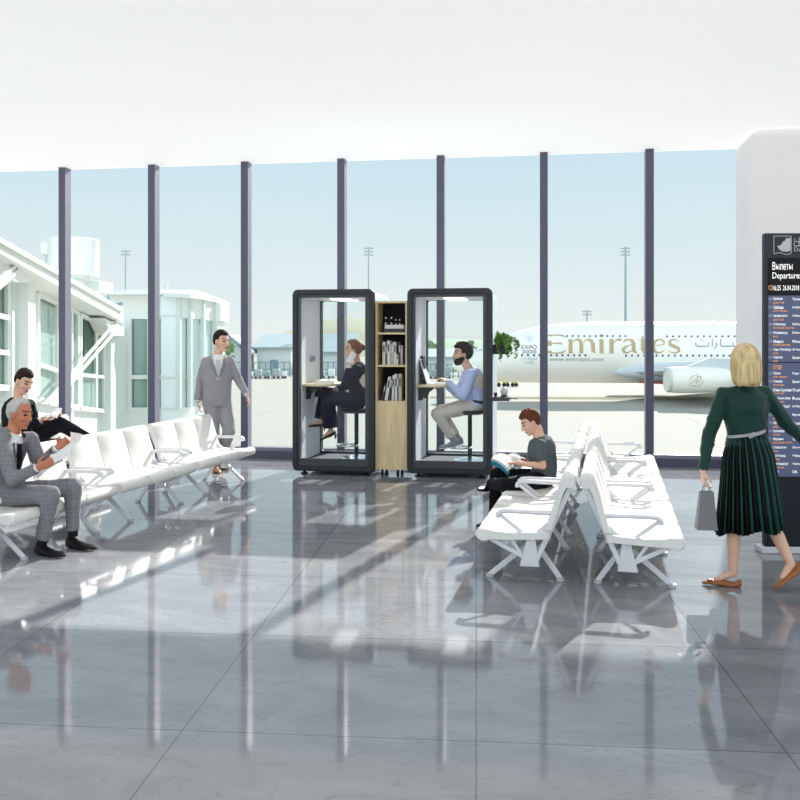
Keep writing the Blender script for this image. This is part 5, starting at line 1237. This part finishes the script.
mb = MB(); sheet(mb, [q(492, 458, -.22), q(509, 470, -.22), q(517, 462, .05), q(499, 453, .05)], .02); mb.build('page_block', M_page, bkk, smooth=True)
mb = MB(); sheet(mb, [q(491.5, 459.5, -.235), q(510, 471.5, -.235), q(509.5, 466, -.24), q(492, 454, -.24)][0:0] or [q(491.5, 458.6, -.235), q(509.5, 471.6, -.235), q(508.5, 476, -.16), q(491, 464, -.16)], .004); mb.build('cover', mat('teal_cover', sr(36, 136, 158), .35), bkk, smooth=True)
mb = MB(); sheet(mb, [q(509, 458, .06), q(521, 461, .02), q(520, 455, .14), q(509, 454, .14)], .02); mb.build('page_block', M_page, bkk, smooth=True)
# ------------------------------------------------------------------ 7. the walking woman in green
p = Figure('blonde woman in dark green pleated dress seen from behind carrying a grey bag', 746, 5.86); p.hk = 1.10; K7 = .90
p.j(pelvis=(749, 456), belly=(745, 430), neck=(747, 385), head=(745, 363), hipL=(737, 460, .0), hipR=(761, 459, .0), knL=(734, 524, -.02), anL=(733, 573, -.02), toL=(706, 583, .02), knR=(772, 524, -.02), anR=(791, 564, -.12), toR=(777, 585.5, -.16),
    shL=(723, 394, 0), elL=(709.5, 434, .02), wrL=(703, 470, -.03), shR=(765, 392.5, 0), elR=(785, 422, .0), wrR=(809, 446, .02))
hf = FW * .96 + RT * .2 - UP * .06
body(p, K7, M_skin, hf, UP, {'L': (-UP + RT * .08, RT, .75, 1), 'R': (RT * .8 - UP * .45, FW, .4, -1)}, True, voxel=.0065, bare=True)
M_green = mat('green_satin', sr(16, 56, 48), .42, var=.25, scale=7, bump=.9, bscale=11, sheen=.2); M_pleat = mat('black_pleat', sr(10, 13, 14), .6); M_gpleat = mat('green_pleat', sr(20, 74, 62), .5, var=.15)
mb = MB(); p.torso(mb, prof(FEMALE, K7 * 1.02, .012, .2, .9) + [(.955, .095 * K7, .07 * K7, -.004), (1.0, .058 * K7, .055 * K7, 0), (1.05, .053 * K7, .052 * K7, 0)]); sleeves(p, mb, K7, (.056, .050, .036), 1.0)
bo = bakew(mb, 'dress_top', M_green, p.root, p.base, .0075, 5)
wrinkle(bo, .007, (7, 7, 3), 9, 2.2)
# pleated skirt
wst = p.J['pelvis'].lerp(p.J['neck'], .36); N = 44; rings = []; l0, f0, _ = p.axes(.2)
for i, (px, py, ra, rb) in enumerate(((746.5, 432, .112, .088), (747, 440, .126, .10), (748, 456, .160, .126), (749, 480, .178, .140), (749.5, 505, .196, .152), (750, 529, .216, .165))):
    c = P(px, py, 5.86); amp = (.002, .004, .006, .008, .010, .012)[i]; rg = []
    for jx in range(N * 4):
        a = 2 * PI * jx / (N * 4) + i * .035; m_ = (0, 1, 1, -.6)[jx % 4] * amp; z = (.012 * math.sin(a * 7) + .008 * math.sin(a * 3 + 1)) if i == 5 else 0
        rg.append(c + l0 * ((ra + m_) * math.cos(a)) + f0 * ((rb + m_) * math.sin(a)) + UP * z)
    rings.append(rg)
mb = MB(); mb.loft(rings, cap=False)
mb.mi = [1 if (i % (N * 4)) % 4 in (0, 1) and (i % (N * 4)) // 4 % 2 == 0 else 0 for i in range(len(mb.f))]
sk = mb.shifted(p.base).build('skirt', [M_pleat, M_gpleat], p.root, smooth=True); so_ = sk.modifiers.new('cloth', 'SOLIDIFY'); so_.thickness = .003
mb = MB(); c = P(746.5, 433, 5.86)
mb.loft([[c + UP * dz + l0 * (ra * math.cos(t)) + f0 * (rb * math.sin(t)) + l0.cross(f0) * 0 + UP * (.012 * math.cos(t)) for t in [2 * PI * i / 36 for i in range(36)]] for dz, ra, rb in ((-.008, .124, .100), (.010, .124, .100), (.010, .114, .09), (-.008, .114, .09))], False, True)
bl = mb.shifted(p.base).build('belt', mat('grey_belt', sr(170, 168, 170), .5), p.root, smooth=True)
cb = c - f0 * .104 + l0 * .005 - p.base; MB().beam(cb + l0 * -.03 + UP * -.012, cb + l0 * .06 + UP * .012, .02, .014, f0).sph(cb, .016).build('bow', MATS['grey_belt'], bl, smooth=True)
# bob of blonde hair
M_bl = hair_mat('blonde_hair', sr(176, 146, 92), sr(232, 210, 160)); kk = K7 * p.hk
h7 = add_hair('hair', p.root, p.base, p.J['head'], hf, UP, kk, M_bl, front=.6, temple=.10, side=-.5, back=-.9, thick=.012, noise_=.004, seed=17)
f_, r_, u_ = frame(hf, UP); rings = []
for i, (z, ra, rb, fo) in enumerate(((.10, .055, .062, -.02), (.06, .080, .088, -.026), (.0, .090, .097, -.034), (-.04, .090, .098, -.040), (-.075, .086, .094, -.044), (-.11, .080, .088, -.050), (-.138, .066, .072, -.056))):
    rg = []
    for jx in range(96):
        a = 2 * PI * jx / 96; g = .004 * noise.noise(V((math.cos(a) * 9, math.sin(a) * 9, z * 3))) + .0016 * math.sin(a * 31) + .001 * math.sin(a * 17 + z * 20)
        rag = (.022 * noise.noise(V((math.cos(a) * 6, math.sin(a) * 6, 3))) + .012 * noise.noise(V((math.cos(a) * 19, math.sin(a) * 19, 1)))) if i > 4 else 0
        rag += -.012 * max(0, -math.cos(a)) if i > 4 else 0
        rg.append(p.J['head'] + (f_ * (fo + (ra + g) * math.cos(a)) + r_ * ((rb + g) * math.sin(a)) + u_ * (z + rag)) * kk)
    rings.append(rg)
MB().loft(rings).shifted(p.base).build('bob', M_bl, h7, smooth=True, auto=False)
M_tan = mat('tan_ballet_flat', sr(150, 92, 48), .4, var=.1)
add_shoe('shoe', p.root, p.base, p.J['anL'], p.J['toL'], M_tan, .93, open_=True, flat=True)
add_shoe('shoe', p.root, p.base, p.J['anR'], p.J['toR'], M_tan, .93, up=UP - RT * .9, open_=True)
MB().sph(P(710, 580, 5.85) - p.base, (.02, .014, .008)).build('shoe_bow', M_tan, p.root, smooth=True)
# the bag in her hand
bg0 = P(706.5, 529, 5.83); e = empty('paper_bag', bg0, TH - .15, 'grey paper carrier bag in the left hand of the blonde woman', 'bag')
M_bag = mat('grey_bag_paper', sr(118, 118, 122), .6, var=.06); hgt = .245
mb = MB()
for z0, z1 in ((0, 1),):
    A = [(-.068, -.05, 0), (.062, -.05, 0), (.062, .05, 0), (-.068, .05, 0)]; B = [(-.042, -.03, hgt), (.040, -.03, hgt), (.040, .03, hgt), (-.042, .03, hgt)]
    mb.add(A + B, [(3, 2, 1, 0), (0, 1, 5, 4), (1, 2, 6, 5), (2, 3, 7, 6), (3, 0, 4, 7)])
o = mb.build('bag_body', M_bag, e); so_ = o.modifiers.new('t', 'SOLIDIFY'); so_.thickness = .002
for s in (-1, 1): MB().tube([(-.022, s * .03, hgt - .01), (-.018, s * .02, hgt + .035), (0, s * .008, hgt + .06), (.018, s * .02, hgt + .035), (.022, s * .03, hgt - .01)], .003, 6).build('handle', mat('bag_cord', sr(140, 140, 145), .7), e)
# ================================================================== departures board
BDp = 6.75
ba = C((762 - 400) * BDp / F, BDp); bbx = 1.15
brd = empty('departures_board', ba, TH, 'tall dark departures board with a lit timetable at the right edge', 'departures board')
bz = lambda py: EYE - (py - HZ) * BDp / F
bxp = lambda px: (px - 762) * BDp / F
M_bf = mat('board_frame', sr(56, 58, 66), .4, var=.04); M_bl2 = mat('board_lower', sr(30, 32, 40), .35, var=.05)
MB().bb((bxp(764.5), 0, .05), (bbx, .06, bz(233))).build('cabinet', M_bf, brd, bevel=.012)
MB().bb((bxp(767), -.012, .06), (bbx - .03, 0, bz(477))).build('lower_panel', M_bl2, brd, bevel=.003)
MB().bb((-.01, -.02, 0), (bbx + .05, .12, .05)).build('plinth', mat('plinth_white', sr(205, 206, 212), .4), brd, bevel=.008)
M_s1 = mat('screen_black', (.004, .004, .005), .3, var=0); M_s2 = mat('screen_blue', sr(66, 74, 104), .35, var=.02, emit=(*sr(78, 88, 122), .35))
sc1 = MB().bb((bxp(768), -.006, bz(295.5)), (bbx - .04, 0, bz(258))).build('header_screen', M_s1, brd)
sc2 = MB().bb((bxp(768), -.006, bz(476.5)), (bbx - .04, 0, bz(295.6))).build('timetable_screen', M_s2, brd)
MB().bb((bxp(768), -.0075, bz(362.8)), (bbx - .04, -.0061, bz(361.8))).build('divider', M_s1, sc2)
E_w = mat('lit_white_text', (.9, .9, .9), .5, var=0, emit=(1, 1, 1, .7)); E_o = mat('lit_orange_text', sr(236, 160, 84), .5, var=0, emit=(*sr(236, 160, 84), .6)); E_g = mat('sign_grey_print', sr(196, 198, 200), .5, var=.02)
E_d = mat('lit_pale_text', sr(170, 176, 196), .5, var=0, emit=(*sr(170, 176, 196), .4))
fb = lambda u, v: V((bxp(u), -.0085, bz(-v)))
def bt(mb, t, x0, x1, y0, y1, keep=False): put_text(mb, t, x0, x1, -y1, -y0, fb, keep)
# header pictogram: a ship in a square, then the sign words
mb = MB()
for a, b in (((773.4, 236.2), (790.8, 236.2)), ((790.8, 236.2), (790.8, 253.4)), ((773.4, 236.2), (773.4, 253.4))): stroke(mb, [(a[0], -a[1]), (b[0], -b[1])], .6, fb)
stroke(mb, [(773.4, -253.4), (775, -253.8), (777, -253.0), (780, -252.8), (783, -253.8), (786, -254.6), (788.6, -254.2), (790.8, -253)], .6, fb)
for pl_ in ([(776.6, 246), (780.5, 245.2), (782.4, 241.6), (784.4, 241), (785.6, 238.2), (790.2, 238.2), (790.2, 250.6), (787, 251.8), (782.2, 251.6), (779, 249.8)],): mb.add([fb(x, -y) for x, y in pl_], [list(range(len(pl_)))])
mb.build('ship_pictogram', E_g, brd)
mb = MB()
for pts in ([(794.2, 238.6), (794.2, 241.8), (803, 241.8), (803, 238.6)], [(798.6, 237.6), (798.6, 246)], [(793.6, 242.8), (793.6, 246), (803.6, 246), (803.6, 242.8)]): stroke(mb, [(x, -y) for x, y in pts], .9, fb)
bt(mb, 'Departures', 793.5, 822, 247.6, 252.8)
mb.build('lettering', E_g, brd)
for t_, a, b, c, d in (('Вылеты', 772, 792, 262.2, 270), ('Departures', 772, 801, 272.4, 280.6), ('16:25', 772.5, 780.4, 285.4, 290.4), ('26.04.2018', 782.4, 798.6, 285.4, 290.4)):
    mb = MB(); bt(mb, t_, a, b, c, d); mb.build('lettering', E_w, sc1)
mb = MB(); stroke(mb, arc(770, -287.8, 1.6, 2.2, 0, 360, 16), .5, fb); mb.build('clock_icon', E_o, sc1)
rows = [(297.5, 'Ереван', 'Yerevan', 9, 'вылет 16:30'), (306, 'Любляна', 'Ljubljana', 10, 'вылет задержан'), (314.5, 'Архангельск', 'Arkhangelsk', 14, 'вылет 16:50'), (323, 'Н.Новгород', 'Nizhny N', 12, 'регистрация закончена'), (331.5, 'Калининград', 'Kaliningrad', 14, 'выход'), (340, 'Минск', 'Minsk', 10, 'посадка закончена'), (348.3, 'Санкт-Петербург', 'St Petersburg', 18, 'выход'), (356, 'Саратов', 'Saratov', 9, 'вылет'),
        (372, 'Прага', 'Prague', 7, 'вылет задержан'), (380, 'Самара', 'Samara', 9, 'регистрация'), (388.4, 'Южно-Сахалинск', 'Yuzhno-S', 19, 'выход открыт'), (396.8, 'Ростов-на-Дону', 'Rostov', 17, 'регистрация'), (405, 'Петербург', 'St Petersburg', 17, 'выход'), (413.4, 'Белград', 'Belgrade', 9, 'вылет'), (421.6, 'Иркутск', 'Irkutsk', 10, 'вылет'), (429.6, 'Краснодар', 'Krasnodar', 11, 'посадка'), (437.6, 'Воронеж', 'Voronezh', 10, 'регистрация открыта'), (446, 'Ставрополь', 'Stavropol', 13, 'выход'), (454.2, 'Волгоград', 'Volgograd', 12, 'посадка'), (462.4, 'Екатеринбург', 'Yekaterinburg', 15, 'регистрация'), (470, 'Уфа', 'Ufa', 5, '')]
for i, (y, ru, en_, wd, st_) in enumerate(rows):
    m1 = MB(); bt(m1, ru, 773, 773 + wd, y - .2, y + 3.0); bt(m1, en_, 792, 792 + wd * .95, y, y + 2.9)
    m1.cur = 2; bt(m1, '%d:%02d' % (16 + (i > 7), (i * 7 + 25) % 60), 768.4, 771.6, y, y + 2.4)
    m1.cur = 1
    if st_: bt(m1, st_, 772.6, 772.6 + len(st_) * 1.0, y + 4.1, y + 6.2)
    m1.build('lettering', [E_w, E_o, E_d], sc2)
m2 = MB(); bt(m2, '17:00', 773, 781, 365.2, 369.4); m2.build('lettering', E_o, sc2)
